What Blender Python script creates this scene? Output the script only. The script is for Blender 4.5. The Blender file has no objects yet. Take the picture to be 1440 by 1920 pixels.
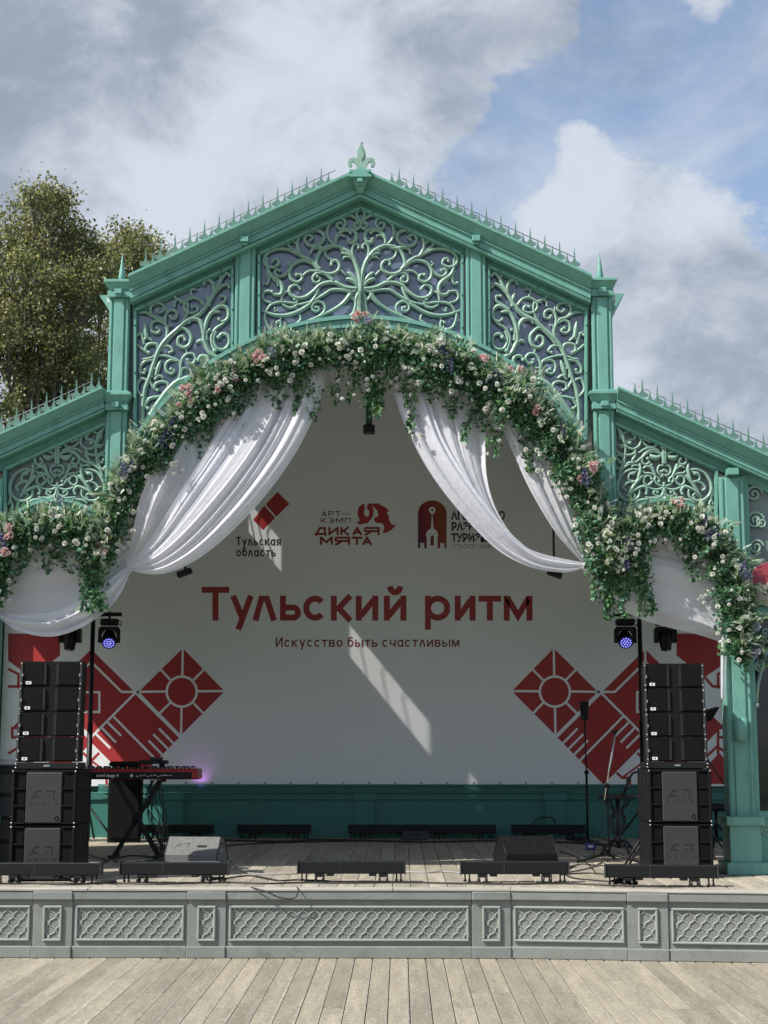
import bpy, math, random
import numpy as np
from mathutils import Vector, Matrix, Euler
R = math.radians
random.seed(7); rng = np.random.default_rng(7)
sc = bpy.context.scene
COL = sc.collection
# ------------------------------------------------------------------ camera
F = 2884.0
PITCH, YAW = R(8.67), R(0.61)
CAM = Vector((0.36, -12.15, 1.60))
cd = bpy.data.cameras.new('camera'); cam = bpy.data.objects.new('camera', cd); COL.objects.link(cam)
cd.sensor_fit = 'HORIZONTAL'; cd.sensor_width = 36; cd.lens = F / 1440 * 36
cd.clip_start = 0.1; cd.clip_end = 3000
cam.location = CAM; cam.rotation_euler = (R(90) + PITCH, 0, YAW)
sc.camera = cam
# ------------------------------------------------------------------ sun, sky, exposure
SUNV = Vector((-1.8, -1.0, 2.2)).normalized()
SUN_EL = math.asin(SUNV.z); SUN_ROT = math.atan2(SUNV.x, SUNV.y) % (2 * math.pi)
sl = bpy.data.lights.new('sun', 'SUN'); sl.energy = 5.0; sl.angle = R(0.53); sl.color = (1.0, 0.95, 0.87)
sun = bpy.data.objects.new('sun', sl); COL.objects.link(sun)
sun.rotation_euler = SUNV.to_track_quat('Z', 'Y').to_euler()
sc.view_settings.view_transform = 'Standard'; sc.view_settings.look = 'None'
sc.view_settings.exposure = 0.40; sc.view_settings.gamma = 1.0
try: sc.view_settings.use_curve_mapping = False
except Exception: pass
def N(nt, typ, **kw):
    n = nt.nodes.new(typ)
    for k, v in kw.items():
        if k.startswith('i_'):
            n.inputs[int(k[2:]) if k[2:].isdigit() else k[2:].replace('_', ' ')].default_value = v
        else: setattr(n, k, v)
    return n
W = bpy.data.worlds.new('World'); sc.world = W; W.use_nodes = True
def build_world():
    nt = W.node_tree; nt.nodes.clear(); L = nt.links.new
    out = N(nt, 'ShaderNodeOutputWorld')
    sky = N(nt, 'ShaderNodeTexSky', sky_type='NISHITA', sun_disc=False, sun_elevation=SUN_EL, sun_rotation=SUN_ROT, air_density=1.0, dust_density=1.6, ozone_density=1.3)
    bg = N(nt, 'ShaderNodeBackground', i_1=0.135)
    L(sky.outputs[0], bg.inputs[0])
    tc = N(nt, 'ShaderNodeTexCoord')
    mp = N(nt, 'ShaderNodeMapping'); mp.inputs['Scale'].default_value = (1, 1, 1.55); mp.inputs['Location'].default_value = (3.17, 0.42, 1.3)
    L(tc.outputs['Generated'], mp.inputs[0])
    n1 = N(nt, 'ShaderNodeTexNoise', i_Scale=8.5, i_Detail=12.0, i_Roughness=0.60, i_Distortion=0.30); L(mp.outputs[0], n1.inputs[0])
    n2 = N(nt, 'ShaderNodeTexNoise', i_Scale=12.0, i_Detail=11.0, i_Roughness=0.63, i_Distortion=0.25)
    mp2 = N(nt, 'ShaderNodeMapping'); mp2.inputs['Location'].default_value = (3.2, 0.4, 1.38); mp2.inputs['Scale'].default_value = (1, 1, 1.4)
    L(tc.outputs['Generated'], mp2.inputs[0]); L(mp2.outputs[0], n2.inputs[0])
    def mth(op, a, b=None, clamp=False):
        m = N(nt, 'ShaderNodeMath', operation=op, use_clamp=clamp)
        for i, x in enumerate((a, b)):
            if x is None: continue
            if isinstance(x, (int, float)): m.inputs[i].default_value = x
            else: L(x, m.inputs[i])
        return m.outputs[0]
    def lobe(px, py, width, amp):      # a soft region of more / less cloud about one sky direction
        d = pxdir(px, py)
        dp = N(nt, 'ShaderNodeVectorMath', operation='DOT_PRODUCT'); L(tc.outputs['Generated'], dp.inputs[0]); dp.inputs[1].default_value = d
        a = mth('ARCCOSINE', mth('MINIMUM', dp.outputs['Value'], 0.99999))
        q = mth('DIVIDE', a, R(width)); q = mth('MULTIPLY', q, q)
        e = mth('POWER', 2.71828, mth('MULTIPLY', q, -1.0))
        return mth('MULTIPLY', e, amp)
    dens = n1.outputs[0]
    for l in SKY_LOBES: dens = mth('ADD', dens, lobe(*l))
    mr = N(nt, 'ShaderNodeMapRange', interpolation_type='SMOOTHSTEP'); L(dens, mr.inputs[0]); mr.inputs[1].default_value = 0.45; mr.inputs[2].default_value = 0.61
    shade = n2.outputs[0]
    for l in SHADE_LOBES: shade = mth('ADD', shade, lobe(*l))
    mr2 = N(nt, 'ShaderNodeMapRange', interpolation_type='SMOOTHSTEP'); L(shade, mr2.inputs[0]); mr2.inputs[1].default_value = 0.27; mr2.inputs[2].default_value = 0.72
    ramp = N(nt, 'ShaderNodeMix', data_type='RGBA'); L(mr2.outputs[0], ramp.inputs[0])
    ramp.inputs[6].default_value = (0.25, 0.29, 0.348, 1); ramp.inputs[7].default_value = (0.52, 0.56, 0.625, 1)
    bgc = N(nt, 'ShaderNodeBackground', i_1=1.0); L(ramp.outputs[2], bgc.inputs[0])
    n3 = N(nt, 'ShaderNodeTexNoise', i_Scale=5.0, i_Detail=9.0, i_Roughness=0.6, i_Distortion=0.6); L(mp2.outputs[0], n3.inputs[0])
    mr4 = N(nt, 'ShaderNodeMapRange', interpolation_type='SMOOTHSTEP'); L(n3.outputs[0], mr4.inputs[0]); mr4.inputs[1].default_value = 0.38; mr4.inputs[2].default_value = 0.72; mr4.inputs[3].default_value = 0.06; mr4.inputs[4].default_value = 0.72
    ms = N(nt, 'ShaderNodeMixShader'); L(mth('MAXIMUM', mth('MULTIPLY', mr.outputs[0], 0.95), mr4.outputs[0]), ms.inputs[0]); L(bg.outputs[0], ms.inputs[1]); L(bgc.outputs[0], ms.inputs[2])
    L(ms.outputs[0], out.inputs[0])
RC = Euler((R(90) + PITCH, 0, YAW)).to_matrix()
def pxdir(px, py):
    return (RC @ Vector(((px - 720) / F, (960 - py) / F, -1))).normalized()
# (px, py, angular width, amount)  cloud cover
SKY_LOBES = [(120, 60, 10, 0.30), (520, 170, 6, 0.22), (840, 30, 4, 0.20), (300, 370, 4, 0.24), (1290, 140, 4.4, -0.27), (900, 330, 2.2, -0.25), (1400, 390, 2.2, -0.18), (1010, 190, 2.0, -0.10), (1330, 0, 1.8, .26), (1060, 30, 1.6, .14),
             (1080, 262, 1.5, 0.20), (1230, 275, 1.3, 0.17), (1080, 420, 2.4, 0.24), (1305, 410, 1.5, 0.26), (1330, 640, 3.4, 0.26), (1200, 620, 2, .14), (1390, 780, 6, 0.30), (730, 200, 2.6, .14)]
SHADE_LOBES = [(60, 120, 7, -0.12), (200, 215, 4.0, -0.10), (560, 80, 3, 0.10), (640, 210, 3, 0.08), (270, 375, 2.6, 0.34), (470, 230, 2.2, 0.16), (860, 30, 3, 0.02), (1070, 400, 2.2, 0.26), (1120, 250, 1.6, 0.12), (1330, 620, 2.6, -0.10), (1310, 400, 1.4, .22), (1320, 10, 2, .12)]
build_world()
# ------------------------------------------------------------------ helpers: pixels of the photograph -> points on known planes
def P(px, py, Y):
    d = pxdir(px, py); return CAM + d * ((Y - CAM.y) / d.y)
def PF(px, py, z):
    d = pxdir(px, py); return CAM + d * ((z - CAM.z) / d.z)
STZ = 0.517       # stage floor height
FY = 1.42         # front face of the pavilion columns
BY = 6.78         # back wall plane
# ------------------------------------------------------------------ materials
MATS = {}
def mat(name, col, rough=0.6, var=0.08, vscale=6.0, bump=0.0, bscale=40.0, metal=0.0, spec=0.5, detail=6.0, rnd=0.0, coat=0.0, dirt=None, stretch=None):
    if name in MATS: return MATS[name]
    m = bpy.data.materials.new(name); m.use_nodes = True; nt = m.node_tree; L = nt.links.new
    b = nt.nodes['Principled BSDF']
    b.inputs['Roughness'].default_value = rough; b.inputs['Metallic'].default_value = metal
    b.inputs['Specular IOR Level'].default_value = spec; b.inputs['Coat Weight'].default_value = coat
    tc = N(nt, 'ShaderNodeTexCoord'); src = tc.outputs['Object']
    if stretch:
        mp = N(nt, 'ShaderNodeMapping'); mp.inputs['Scale'].default_value = stretch; L(src, mp.inputs[0]); src = mp.outputs[0]
    oi = N(nt, 'ShaderNodeObjectInfo')
    if rnd:
        va = N(nt, 'ShaderNodeVectorMath', operation='ADD'); cm = N(nt, 'ShaderNodeVectorMath', operation='SCALE')
        cb = N(nt, 'ShaderNodeCombineXYZ'); L(oi.outputs['Random'], cb.inputs[0]); L(oi.outputs['Random'], cb.inputs[1]); L(oi.outputs['Random'], cb.inputs[2])
        L(cb.outputs[0], cm.inputs[0]); cm.inputs['Scale'].default_value = 97.0
        L(src, va.inputs[0]); L(cm.outputs[0], va.inputs[1]); src = va.outputs[0]
    nz = N(nt, 'ShaderNodeTexNoise', i_Scale=vscale, i_Detail=detail, i_Roughness=0.6); L(src, nz.inputs[0])
    mr = N(nt, 'ShaderNodeMapRange'); L(nz.outputs[0], mr.inputs[0]); mr.inputs[1].default_value = 0.25; mr.inputs[2].default_value = 0.75
    mr.inputs[3].default_value = 1 - var; mr.inputs[4].default_value = 1 + var
    val = mr.outputs[0]
    if rnd:
        mr3 = N(nt, 'ShaderNodeMapRange'); L(oi.outputs['Random'], mr3.inputs[0]); mr3.inputs[3].default_value = 1 - rnd; mr3.inputs[4].default_value = 1 + rnd
        mm = N(nt, 'ShaderNodeMath', operation='MULTIPLY'); L(val, mm.inputs[0]); L(mr3.outputs[0], mm.inputs[1]); val = mm.outputs[0]
    vm = N(nt, 'ShaderNodeVectorMath', operation='SCALE'); vm.inputs[0].default_value = col[:3]; L(val, vm.inputs['Scale'])
    colout = vm.outputs[0]
    if dirt:
        dcol, damt, dsc = dirt
        dn = N(nt, 'ShaderNodeTexNoise', i_Scale=dsc, i_Detail=8.0, i_Roughness=0.65); L(src, dn.inputs[0])
        dr = N(nt, 'ShaderNodeMapRange', interpolation_type='SMOOTHSTEP'); L(dn.outputs[0], dr.inputs[0]); dr.inputs[1].default_value = 0.5; dr.inputs[2].default_value = 0.75; dr.inputs[4].default_value = damt
        mx = N(nt, 'ShaderNodeMix', data_type='RGBA'); L(dr.outputs[0], mx.inputs[0]); L(colout, mx.inputs[6]); mx.inputs[7].default_value = (*dcol, 1); colout = mx.outputs[2]
    L(colout, b.inputs['Base Color'])
    if bump:
        bn = N(nt, 'ShaderNodeTexNoise', i_Scale=bscale, i_Detail=5.0); L(src, bn.inputs[0])
        bp = N(nt, 'ShaderNodeBump', i_Strength=bump, i_Distance=0.01); L(bn.outputs[0], bp.inputs['Height']); L(bp.outputs[0], b.inputs['Normal'])
    MATS[name] = m; return m
def leafmat(name, col, trans=0.35, rough=0.55, var=0.25, vscale=3.0):
    m = mat(name, col, rough, var, vscale, spec=0.35); nt = m.node_tree; L = nt.links.new
    b = nt.nodes['Principled BSDF']; out = nt.nodes['Material Output']
    t = N(nt, 'ShaderNodeBsdfTranslucent'); t.inputs[0].default_value = (min(.9, col[0] * 1.15), min(.9, col[1] * 1.2), col[2] * 0.9, 1)
    ms = N(nt, 'ShaderNodeMixShader', i_0=trans); L(b.outputs[0], ms.inputs[1]); L(t.outputs[0], ms.inputs[2]); L(ms.outputs[0], out.inputs[0])
    return m
def emit(name, col, s):
    m = bpy.data.materials.new(name); m.use_nodes = True; b = m.node_tree.nodes['Principled BSDF']
    b.inputs['Base Color'].default_value = (*col, 1); b.inputs['Emission Color'].default_value = (*col, 1); b.inputs['Emission Strength'].default_value = s
    return m
M_TEAL = mat('teal_paint', (0.142, 0.345, 0.288), 0.5, 0.11, 5, bump=0.16, bscale=45, dirt=((0.085, 0.20, 0.17), 0.62, 4.5), stretch=(2.4, 2.4, .75))
M_SCROLL = mat('patina_scroll', (0.235, 0.375, 0.305), 0.36, 0.18, 14, bump=0.12, bscale=50, dirt=((0.36, 0.46, 0.38), 0.6, 9.0))
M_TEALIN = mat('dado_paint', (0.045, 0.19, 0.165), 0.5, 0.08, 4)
M_GREY = mat('grey_stone_paint', (0.195, 0.212, 0.198), 0.7, 0.12, 4, bump=0.28, bscale=70, rnd=.04, dirt=((0.12, 0.123, 0.11), 0.65, 6.0))
M_GREYL = mat('grey_moulding', (0.255, 0.277, 0.26), 0.6, 0.06, 8, bump=0.12, bscale=90)
M_NOSE = mat('pale_nosing', (0.36, 0.35, 0.315), 0.7, 0.14, 7, bump=0.2, bscale=60, dirt=((0.22, 0.2, 0.17), 0.6, 5.0), stretch=(0.4, 1, 1))
def plankmat(name, col):
    m = mat(name, col, 0.75, 0.24, 5.0, bump=0.40, bscale=30, rnd=0.17, detail=9.0, dirt=((0.135, 0.113, 0.083), 0.5, 3.4), stretch=(2.2, 0.30, 2.2))
    nt = m.node_tree; L = nt.links.new; b = nt.nodes['Principled BSDF']
    src = b.inputs['Base Color'].links[0].from_socket
    tc = N(nt, 'ShaderNodeTexCoord'); oi = N(nt, 'ShaderNodeObjectInfo'); mp = N(nt, 'ShaderNodeMapping'); mp.inputs['Scale'].default_value = (1, .12, 1); L(tc.outputs['Object'], mp.inputs[0])
    L(oi.outputs['Location'], mp.inputs['Location'])
    g = N(nt, 'ShaderNodeTexNoise', i_Scale=120.0, i_Detail=4.0, i_Roughness=.7); L(mp.outputs[0], g.inputs[0])
    w = N(nt, 'ShaderNodeTexNoise', i_Scale=28.0, i_Detail=6.0, i_Roughness=.75); va = N(nt, 'ShaderNodeVectorMath', operation='ADD'); L(tc.outputs['Object'], va.inputs[0]); L(oi.outputs['Location'], va.inputs[1]); L(va.outputs[0], w.inputs[0])
    a = N(nt, 'ShaderNodeMapRange'); L(g.outputs[0], a.inputs[0]); a.inputs[1].default_value = .3; a.inputs[2].default_value = .7; a.inputs[3].default_value = .84; a.inputs[4].default_value = 1.16
    c = N(nt, 'ShaderNodeMapRange'); L(w.outputs[0], c.inputs[0]); c.inputs[1].default_value = .32; c.inputs[2].default_value = .68; c.inputs[3].default_value = .70; c.inputs[4].default_value = 1.24
    mm = N(nt, 'ShaderNodeMath', operation='MULTIPLY'); L(a.outputs[0], mm.inputs[0]); L(c.outputs[0], mm.inputs[1])
    sc_ = N(nt, 'ShaderNodeVectorMath', operation='SCALE'); L(src, sc_.inputs[0]); L(mm.outputs[0], sc_.inputs['Scale'])
    L(sc_.outputs[0], b.inputs['Base Color'])
    return m
M_PLANK = plankmat('weathered_plank', (0.278, 0.250, 0.193))
M_PEDGE = mat('worn_plank_edge', (0.44, 0.41, 0.34), 0.8, 0.3, 9, rnd=0.1)
M_DARK = mat('dark_gap', (0.03, 0.027, 0.023), 0.9)
M_BANNER = mat('banner_vinyl', (0.88, 0.895, 0.93), 0.40, 0.02, 2, bump=1.0, bscale=2.2, spec=.6)
M_RED = mat('print_red', (0.42, 0.032, 0.036), 0.5, 0.03, 2)
M_MAROON = mat('print_maroon', (0.22, 0.025, 0.03), 0.5, 0.03, 2)
M_BLACKP = mat('print_black', (0.03, 0.03, 0.034), 0.5, 0.03, 2)
M_BLK = mat('black_plastic', (0.005, 0.005, 0.006), 0.5, 0.15, 9, bump=0.1, bscale=120, spec=.35)
M_BLKR = mat('black_textured_coat', (0.0055, 0.006, 0.007), 0.6, 0.25, 30, bump=0.45, bscale=260, spec=.16, dirt=((0.022, 0.022, 0.023), 0.4, 22.0))
M_CAB = mat('grey_cabinet_panel', (0.023, 0.0245, 0.026), 0.6, 0.12, 20, bump=0.3, bscale=240)
M_GRILLE = mat('speaker_grille', (0.0035, 0.004, 0.005), 0.6, 0.2, 60, bump=0.9, bscale=420, spec=.12)
M_STEEL = mat('bare_steel', (0.55, 0.55, 0.56), 0.3, 0.1, 20, metal=0.9)
M_WHITE = mat('white_label', (0.75, 0.75, 0.75), 0.5, 0.03)
M_CHROME = mat('chrome_tube', (0.75, 0.72, 0.70), 0.18, 0.05, metal=1.0)
M_IRON = mat('cast_iron', (0.02, 0.021, 0.022), 0.5, 0.2)
M_KRED = mat('red_lacquer', (0.33, 0.02, 0.03), 0.3, 0.05)
M_CABLE = mat('cable_rubber', (0.014, 0.014, 0.014), 0.5, 0.1)
M_ROOF = mat('roof_sheet', (0.58, 0.62, 0.60), 0.5, 0.1, 3)
M_WIRE = mat('galvanised_wire', (0.25, 0.27, 0.28), 0.5, 0.1)
M_BARK = mat('tree_bark', (0.13, 0.115, 0.095), 0.9, 0.3, 12, bump=0.5, bscale=20)
M_GLASSP = mat('gable_glass_sky_tone', (0.125, 0.16, 0.245), 0.12, 0.25, 1.3, spec=0.9, coat=0.6)  # blue-grey base mixes tinted backing with a painted-in sky reflection
M_GLASSD = mat('dark_window_glass', (0.012, 0.018, 0.018), 0.05, 0.3, 2, spec=0.7, coat=0.2)
M_LEDFACE = mat('lamp_lens_dark', (0.01, 0.01, 0.09), 0.2, 0.05)
M_LED = emit('lamp_led', (0.40, 0.42, 1.0), 0.9)
M_LEDB = emit('lamp_blue_glow', (0.02, 0.025, 0.35), 0.35)
M_SCREEN = emit('small_display', (0.9, 0.6, 0.15), 1.0)
def sheer(name, col, transp, transl):
    m = bpy.data.materials.new(name); m.use_nodes = True; nt = m.node_tree; L = nt.links.new; nt.nodes.clear()
    out = N(nt, 'ShaderNodeOutputMaterial'); d = N(nt, 'ShaderNodeBsdfDiffuse'); t = N(nt, 'ShaderNodeBsdfTranslucent'); tr = N(nt, 'ShaderNodeBsdfTransparent')
    tc = N(nt, 'ShaderNodeTexCoord'); w = N(nt, 'ShaderNodeTexNoise', i_Scale=13.0, i_Detail=8.0, i_Roughness=.62, i_Distortion=.8); L(tc.outputs['Object'], w.inputs[0])
    bp_ = N(nt, 'ShaderNodeBump', i_Strength=.45, i_Distance=.02); L(w.outputs[0], bp_.inputs['Height']); L(bp_.outputs[0], d.inputs['Normal'])
    d.inputs[0].default_value = col; t.inputs[0].default_value = col
    m1 = N(nt, 'ShaderNodeMixShader', i_0=transl); L(d.outputs[0], m1.inputs[1]); L(t.outputs[0], m1.inputs[2])
    lw = N(nt, 'ShaderNodeLayerWeight', i_Blend=.35); mr = N(nt, 'ShaderNodeMapRange'); L(lw.outputs['Facing'], mr.inputs[0]); mr.inputs[3].default_value = transp; mr.inputs[4].default_value = transp * .15
    m2 = N(nt, 'ShaderNodeMixShader'); L(mr.outputs[0], m2.inputs[0]); L(m1.outputs[0], m2.inputs[1]); L(tr.outputs[0], m2.inputs[2]); L(m2.outputs[0], out.inputs[0])
    return m
# ------------------------------------------------------------------ mesh builder
class MB:
    def __init__(s): s.v = []; s.f = []; s.m = []; s.cur = 0; s.sm = []; s.smooth = False
    def add(s, vs, fs):
        o = len(s.v); s.v.extend([tuple(x) for x in vs])
        for f in fs: s.f.append(tuple(i + o for i in f)); s.m.append(s.cur); s.sm.append(s.smooth)
        return s
    def hexa(s, a, b):         # two matching quads
        return s.add(list(a) + list(b), [(0, 1, 2, 3), (7, 6, 5, 4), (0, 4, 5, 1), (1, 5, 6, 2), (2, 6, 7, 3), (3, 7, 4, 0)])
    def box(s, c, d, M=None, ch=0.0):
        x, y, z = d[0] / 2, d[1] / 2, d[2] / 2
        if ch > 0:
            vs = []
            for sz in (-1, 1):
                for k, (u, w) in enumerate(((-1, -1), (1, -1), (1, 1), (-1, 1))): vs.append((u * (x - ch), w * (y - ch), sz * z))
            for sz in (-1, 1):
                for k, (u, w) in enumerate(((-1, -1), (1, -1), (1, 1), (-1, 1))):
                    pass
            # chamfer in all edges by 24-vertex box
            V = []; idx = {}
            for sx in (-1, 1):
                for sy in (-1, 1):
                    for szz in (-1, 1):
                        for ax in range(3):
                            p = [sx * (x - ch), sy * (y - ch), szz * (z - ch)]; p[ax] = (sx * x, sy * y, szz * z)[ax]
                            idx[(sx, sy, szz, ax)] = len(V); V.append(Vector(p))
            Fc = []
            for ax in range(3):
                for sg in (-1, 1):
                    o = [a for a in range(3) if a != ax]; q = []
                    for (u, w) in ((-1, -1), (1, -1), (1, 1), (-1, 1)):
                        k = [0, 0, 0]; k[ax] = sg; k[o[0]] = u; k[o[1]] = w; q.append(idx[(k[0], k[1], k[2], ax)])
                    Fc.append(q)
            for ax in range(3):
                o = [a for a in range(3) if a != ax]
                for u in (-1, 1):
                    for w in (-1, 1):
                        q = []
                        for (sg, a2) in ((-1, o[0]), (1, o[0]), (1, o[1]), (-1, o[1])):
                            k = [0, 0, 0]; k[ax] = sg; k[o[0]] = u; k[o[1]] = w; q.append(idx[(k[0], k[1], k[2], a2)])
                        Fc.append(q)
            for sx in (-1, 1):
                for sy in (-1, 1):
                    for szz in (-1, 1): Fc.append([idx[(sx, sy, szz, a)] for a in range(3)])
            out = []
            for f in Fc:
                cc = sum((V[i] for i in f), Vector()) / len(f)
                n = (V[f[1]] - V[f[0]]).cross(V[f[2]] - V[f[0]])
                out.append(f if n.dot(cc) > 0 else f[::-1])
            vs = V; fs = out
        else:
            vs = [Vector(q) for q in ((-x, -y, -z), (x, -y, -z), (x, y, -z), (-x, y, -z), (-x, -y, z), (x, -y, z), (x, y, z), (-x, y, z))]
            fs = [(3, 2, 1, 0), (4, 5, 6, 7), (0, 1, 5, 4), (1, 2, 6, 5), (2, 3, 7, 6), (3, 0, 4, 7)]
        c = Vector(c)
        vs = [(M @ v if M else v) + c for v in vs]
        return s.add(vs, fs)
    def frust(s, c, d0, d1, h):     # bottom size d0 (x,y), top size d1, base centre c
        c = Vector(c); q = ((-1, -1), (1, -1), (1, 1), (-1, 1))
        a = [c + Vector((u * d0[0] / 2, w * d0[1] / 2, 0)) for u, w in q]; b = [c + Vector((u * d1[0] / 2, w * d1[1] / 2, h)) for u, w in q]
        return s.add(a + b, [(3, 2, 1, 0), (4, 5, 6, 7), (0, 1, 5, 4), (1, 2, 6, 5), (2, 3, 7, 6), (3, 0, 4, 7)])
    def tube(s, pts, r, n=6, flat=1.0, caps=True, nrm=None):
        pts = [Vector(p) for p in pts]; k = len(pts)
        if not isinstance(r, (list, tuple)): r = [r] * k
        sm = s.smooth; s.smooth = True
        vs = []; fs = []; up = None
        for i, p in enumerate(pts):
            t = (pts[min(i + 1, k - 1)] - pts[max(i - 1, 0)])
            t = t.normalized() if t.length > 1e-9 else Vector((0, 0, 1))
            if nrm is not None:
                b = Vector(nrm); a = b.cross(t); a = a.normalized() if a.length > 1e-6 else Vector((1, 0, 0))
            else:
                if up is None: up = Vector((0, 0, 1)) if abs(t.z) < 0.9 else Vector((1, 0, 0))
                a = up.cross(t)
                if a.length < 1e-5: a = Vector((1, 0, 0)).cross(t)
                a.normalize(); b = t.cross(a); up = b
            for j in range(n):
                an = 2 * math.pi * j / n
                vs.append(p + a * (math.cos(an) * r[i]) + b * (math.sin(an) * r[i] * flat))
        for i in range(k - 1):
            for j in range(n):
                j2 = (j + 1) % n; fs.append((i * n + j, i * n + j2, (i + 1) * n + j2, (i + 1) * n + j))
        if caps: fs.append(tuple(range(n))[::-1]); fs.append(tuple((k - 1) * n + j for j in range(n)))
        s.add(vs, fs); s.smooth = sm; return s
    def cyl(s, p, q, r, n=12, r2=None): return s.tube([p, q], [r, r if r2 is None else r2], n)
    def lathe(s, c, prof, n=14, M=None):
        sm = s.smooth; s.smooth = True; c = Vector(c); vs = []; fs = []
        for (r, z) in prof:
            for j in range(n):
                an = 2 * math.pi * j / n; v = Vector((math.cos(an) * r, math.sin(an) * r, z)); vs.append((M @ v if M else v) + c)
        for i in range(len(prof) - 1):
            for j in range(n):
                j2 = (j + 1) % n; fs.append((i * n + j, i * n + j2, (i + 1) * n + j2, (i + 1) * n + j))
        fs.append(tuple(range(n))[::-1]); fs.append(tuple((len(prof) - 1) * n + j for j in range(n)))
        s.add(vs, fs); s.smooth = sm; return s
    def prism(s, front, back):      # matching polygons
        n = len(front); fs = [tuple(range(n)), tuple(range(2 * n - 1, n - 1, -1))]
        for i in range(n):
            j = (i + 1) % n; fs.append((i, i + n, j + n, j))
        return s.add(list(front) + list(back), fs)
    def ball(s, c, r, n=8, fl=(1, 1, 1)):
        prof = [(max(r * math.sin(math.pi * k / 6), 1e-4), -r * math.cos(math.pi * k / 6)) for k in range(7)]
        return s.lathe(c, prof, n, Matrix.Diagonal(fl).to_3x3())
def setp(o, label=None, cat=None, group=None, kind=None):
    if label: o['label'] = label
    if cat: o['category'] = cat
    if group: o['group'] = group
    if kind: o['kind'] = kind
    return o
def attach(o, parent):
    o.parent = parent
    if parent.type == 'EMPTY' and parent.get('_w'): o.matrix_parent_inverse = Matrix.Translation(-parent.location)
def mesh_from(name, mb, mats):
    me = bpy.data.meshes.new(name); me.from_pydata(mb.v, [], mb.f)
    if not isinstance(mats, (list, tuple)): mats = [mats]
    for m in mats: me.materials.append(m)
    me.polygons.foreach_set('material_index', mb.m); me.polygons.foreach_set('use_smooth', mb.sm)
    me.update(); return me
def mk(name, mb, mats, parent=None, kind=None):
    me = mb if isinstance(mb, bpy.types.Mesh) else mesh_from(name, mb, mats)
    o = bpy.data.objects.new(name, me); COL.objects.link(o)
    if parent: attach(o, parent)
    if kind: o['kind'] = kind
    return o
def thing(name, label, cat, loc=(0, 0, 0), rz=0.0, group=None, world=False):
    o = bpy.data.objects.new(name, None); COL.objects.link(o); o.empty_display_size = 0.2
    o.location = loc; o.rotation_euler = (0, 0, rz); setp(o, label, cat, group)
    if world: o['_w'] = 1
    return o
def dup(root, loc, rz, label, group=None):
    r = root.copy(); COL.objects.link(r); r.location = loc; r.rotation_euler = (0, 0, rz); r['label'] = label
    if group: r['group'] = group
    for ch in list(root.children):
        c = ch.copy(); COL.objects.link(c); c.parent = r
        for g in list(ch.children):
            d = g.copy(); COL.objects.link(d); d.parent = c
    return r
def cr(pts, sub=5):               # Catmull-Rom through 2D/3D points (tuples)
    p = [np.array(q, float) for q in pts]; n = len(p); out = []
    for i in range(n - 1):
        a = p[max(i - 1, 0)]; b = p[i]; c = p[i + 1]; d = p[min(i + 2, n - 1)]
        for k in range(sub):
            t = k / sub
            out.append(0.5 * ((2 * b) + (-a + c) * t + (2 * a - 5 * b + 4 * c - d) * t * t + (-a + 3 * b - 3 * c + d) * t ** 3))
    out.append(p[-1]); return out
def resample(pts, n):
    p = np.array(cr(pts, 8)); d = np.r_[0, np.cumsum(np.linalg.norm(np.diff(p, axis=0), axis=1))]
    t = np.linspace(0, d[-1], n); return np.stack([np.interp(t, d, p[:, k]) for k in range(p.shape[1])], 1)
# ================================================================== GROUND, DECK, STAGE
mb = MB(); mb.add([(-1500, -1500, -0.12), (1500, -1500, -0.12), (1500, 1500, -0.12), (-1500, 1500, -0.12)], [(0, 1, 2, 3)])
setp(mk('ground', mb, mat('ground_grass', (0.07, 0.10, 0.045), 0.9, 0.3, 0.3)), kind='structure')
def plank_mesh(L, w=0.14, t=0.03, worn=0.012, top=None):
    m = MB(); c = w / 2; y = L / 2; h = t
    x0, x1, x2, x3 = -c + 0.003, -c + 0.006, c - worn - 0.002, c - 0.0035
    z0, z1 = h - 0.004, h - 0.006
    prof = [(x0, 0), (x0, z0), (x1, h), (x2, h), (x3, z1), (x3, 0)]
    a = [(x, -y + 0.002, z) for x, z in prof]; b = [(x, y - 0.002, z) for x, z in prof]
    n = len(prof); m.add(a + b, [tuple(range(n)), tuple(range(2 * n - 1, n - 1, -1))])
    for i in range(n - 1):
        m.cur = 1 if i == 3 else 0
        m.add([a[i], a[i + 1], b[i + 1], b[i]], [(3, 2, 1, 0)])
    return mesh_from('plank', m, [top or M_PLANK, M_PEDGE])
def planks(parent, x0, x1, w, ya, yb, ztop, cuts, meshes, dx=0.0, front=None, top=None):
    n = int((x1 - x0) / w)
    for i in range(n):
        x = x0 + (i + 0.5) * w
        y_end = yb; y_start = ya if front is None else front(x)
        y = y_end; seg = []
        random.seed(int(1000 + i * 17 + ztop * 100))
        first = random.choice(cuts)
        bounds = [y_end]
        while bounds[-1] > y_start + 1e-6:
            l = first if len(bounds) == 1 else random.choice(cuts)
            nb = bounds[-1] - l
            if nb < y_start + 0.35: nb = y_start
            bounds.append(nb)
        for k in range(len(bounds) - 1):
            L = round(bounds[k] - bounds[k + 1], 2); L0 = bounds[k] - bounds[k + 1]
            if L not in meshes: meshes[L] = plank_mesh(L, w, worn=random.uniform(0.010, 0.018), top=top)
            o = bpy.data.objects.new('plank', meshes[L]); COL.objects.link(o); o.parent = parent
            o.location = (x, (bounds[k] + bounds[k + 1]) / 2, ztop - 0.03 + random.uniform(-0.0012, 0.0012)); o.scale = (1, L0 / L, 1)
mb = MB(); mb.box((0, -6.0, -0.075), (24, 14, 0.08))
deck = setp(mk('deck', mb, M_DARK), kind='structure')
mesh_cache = {}
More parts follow.
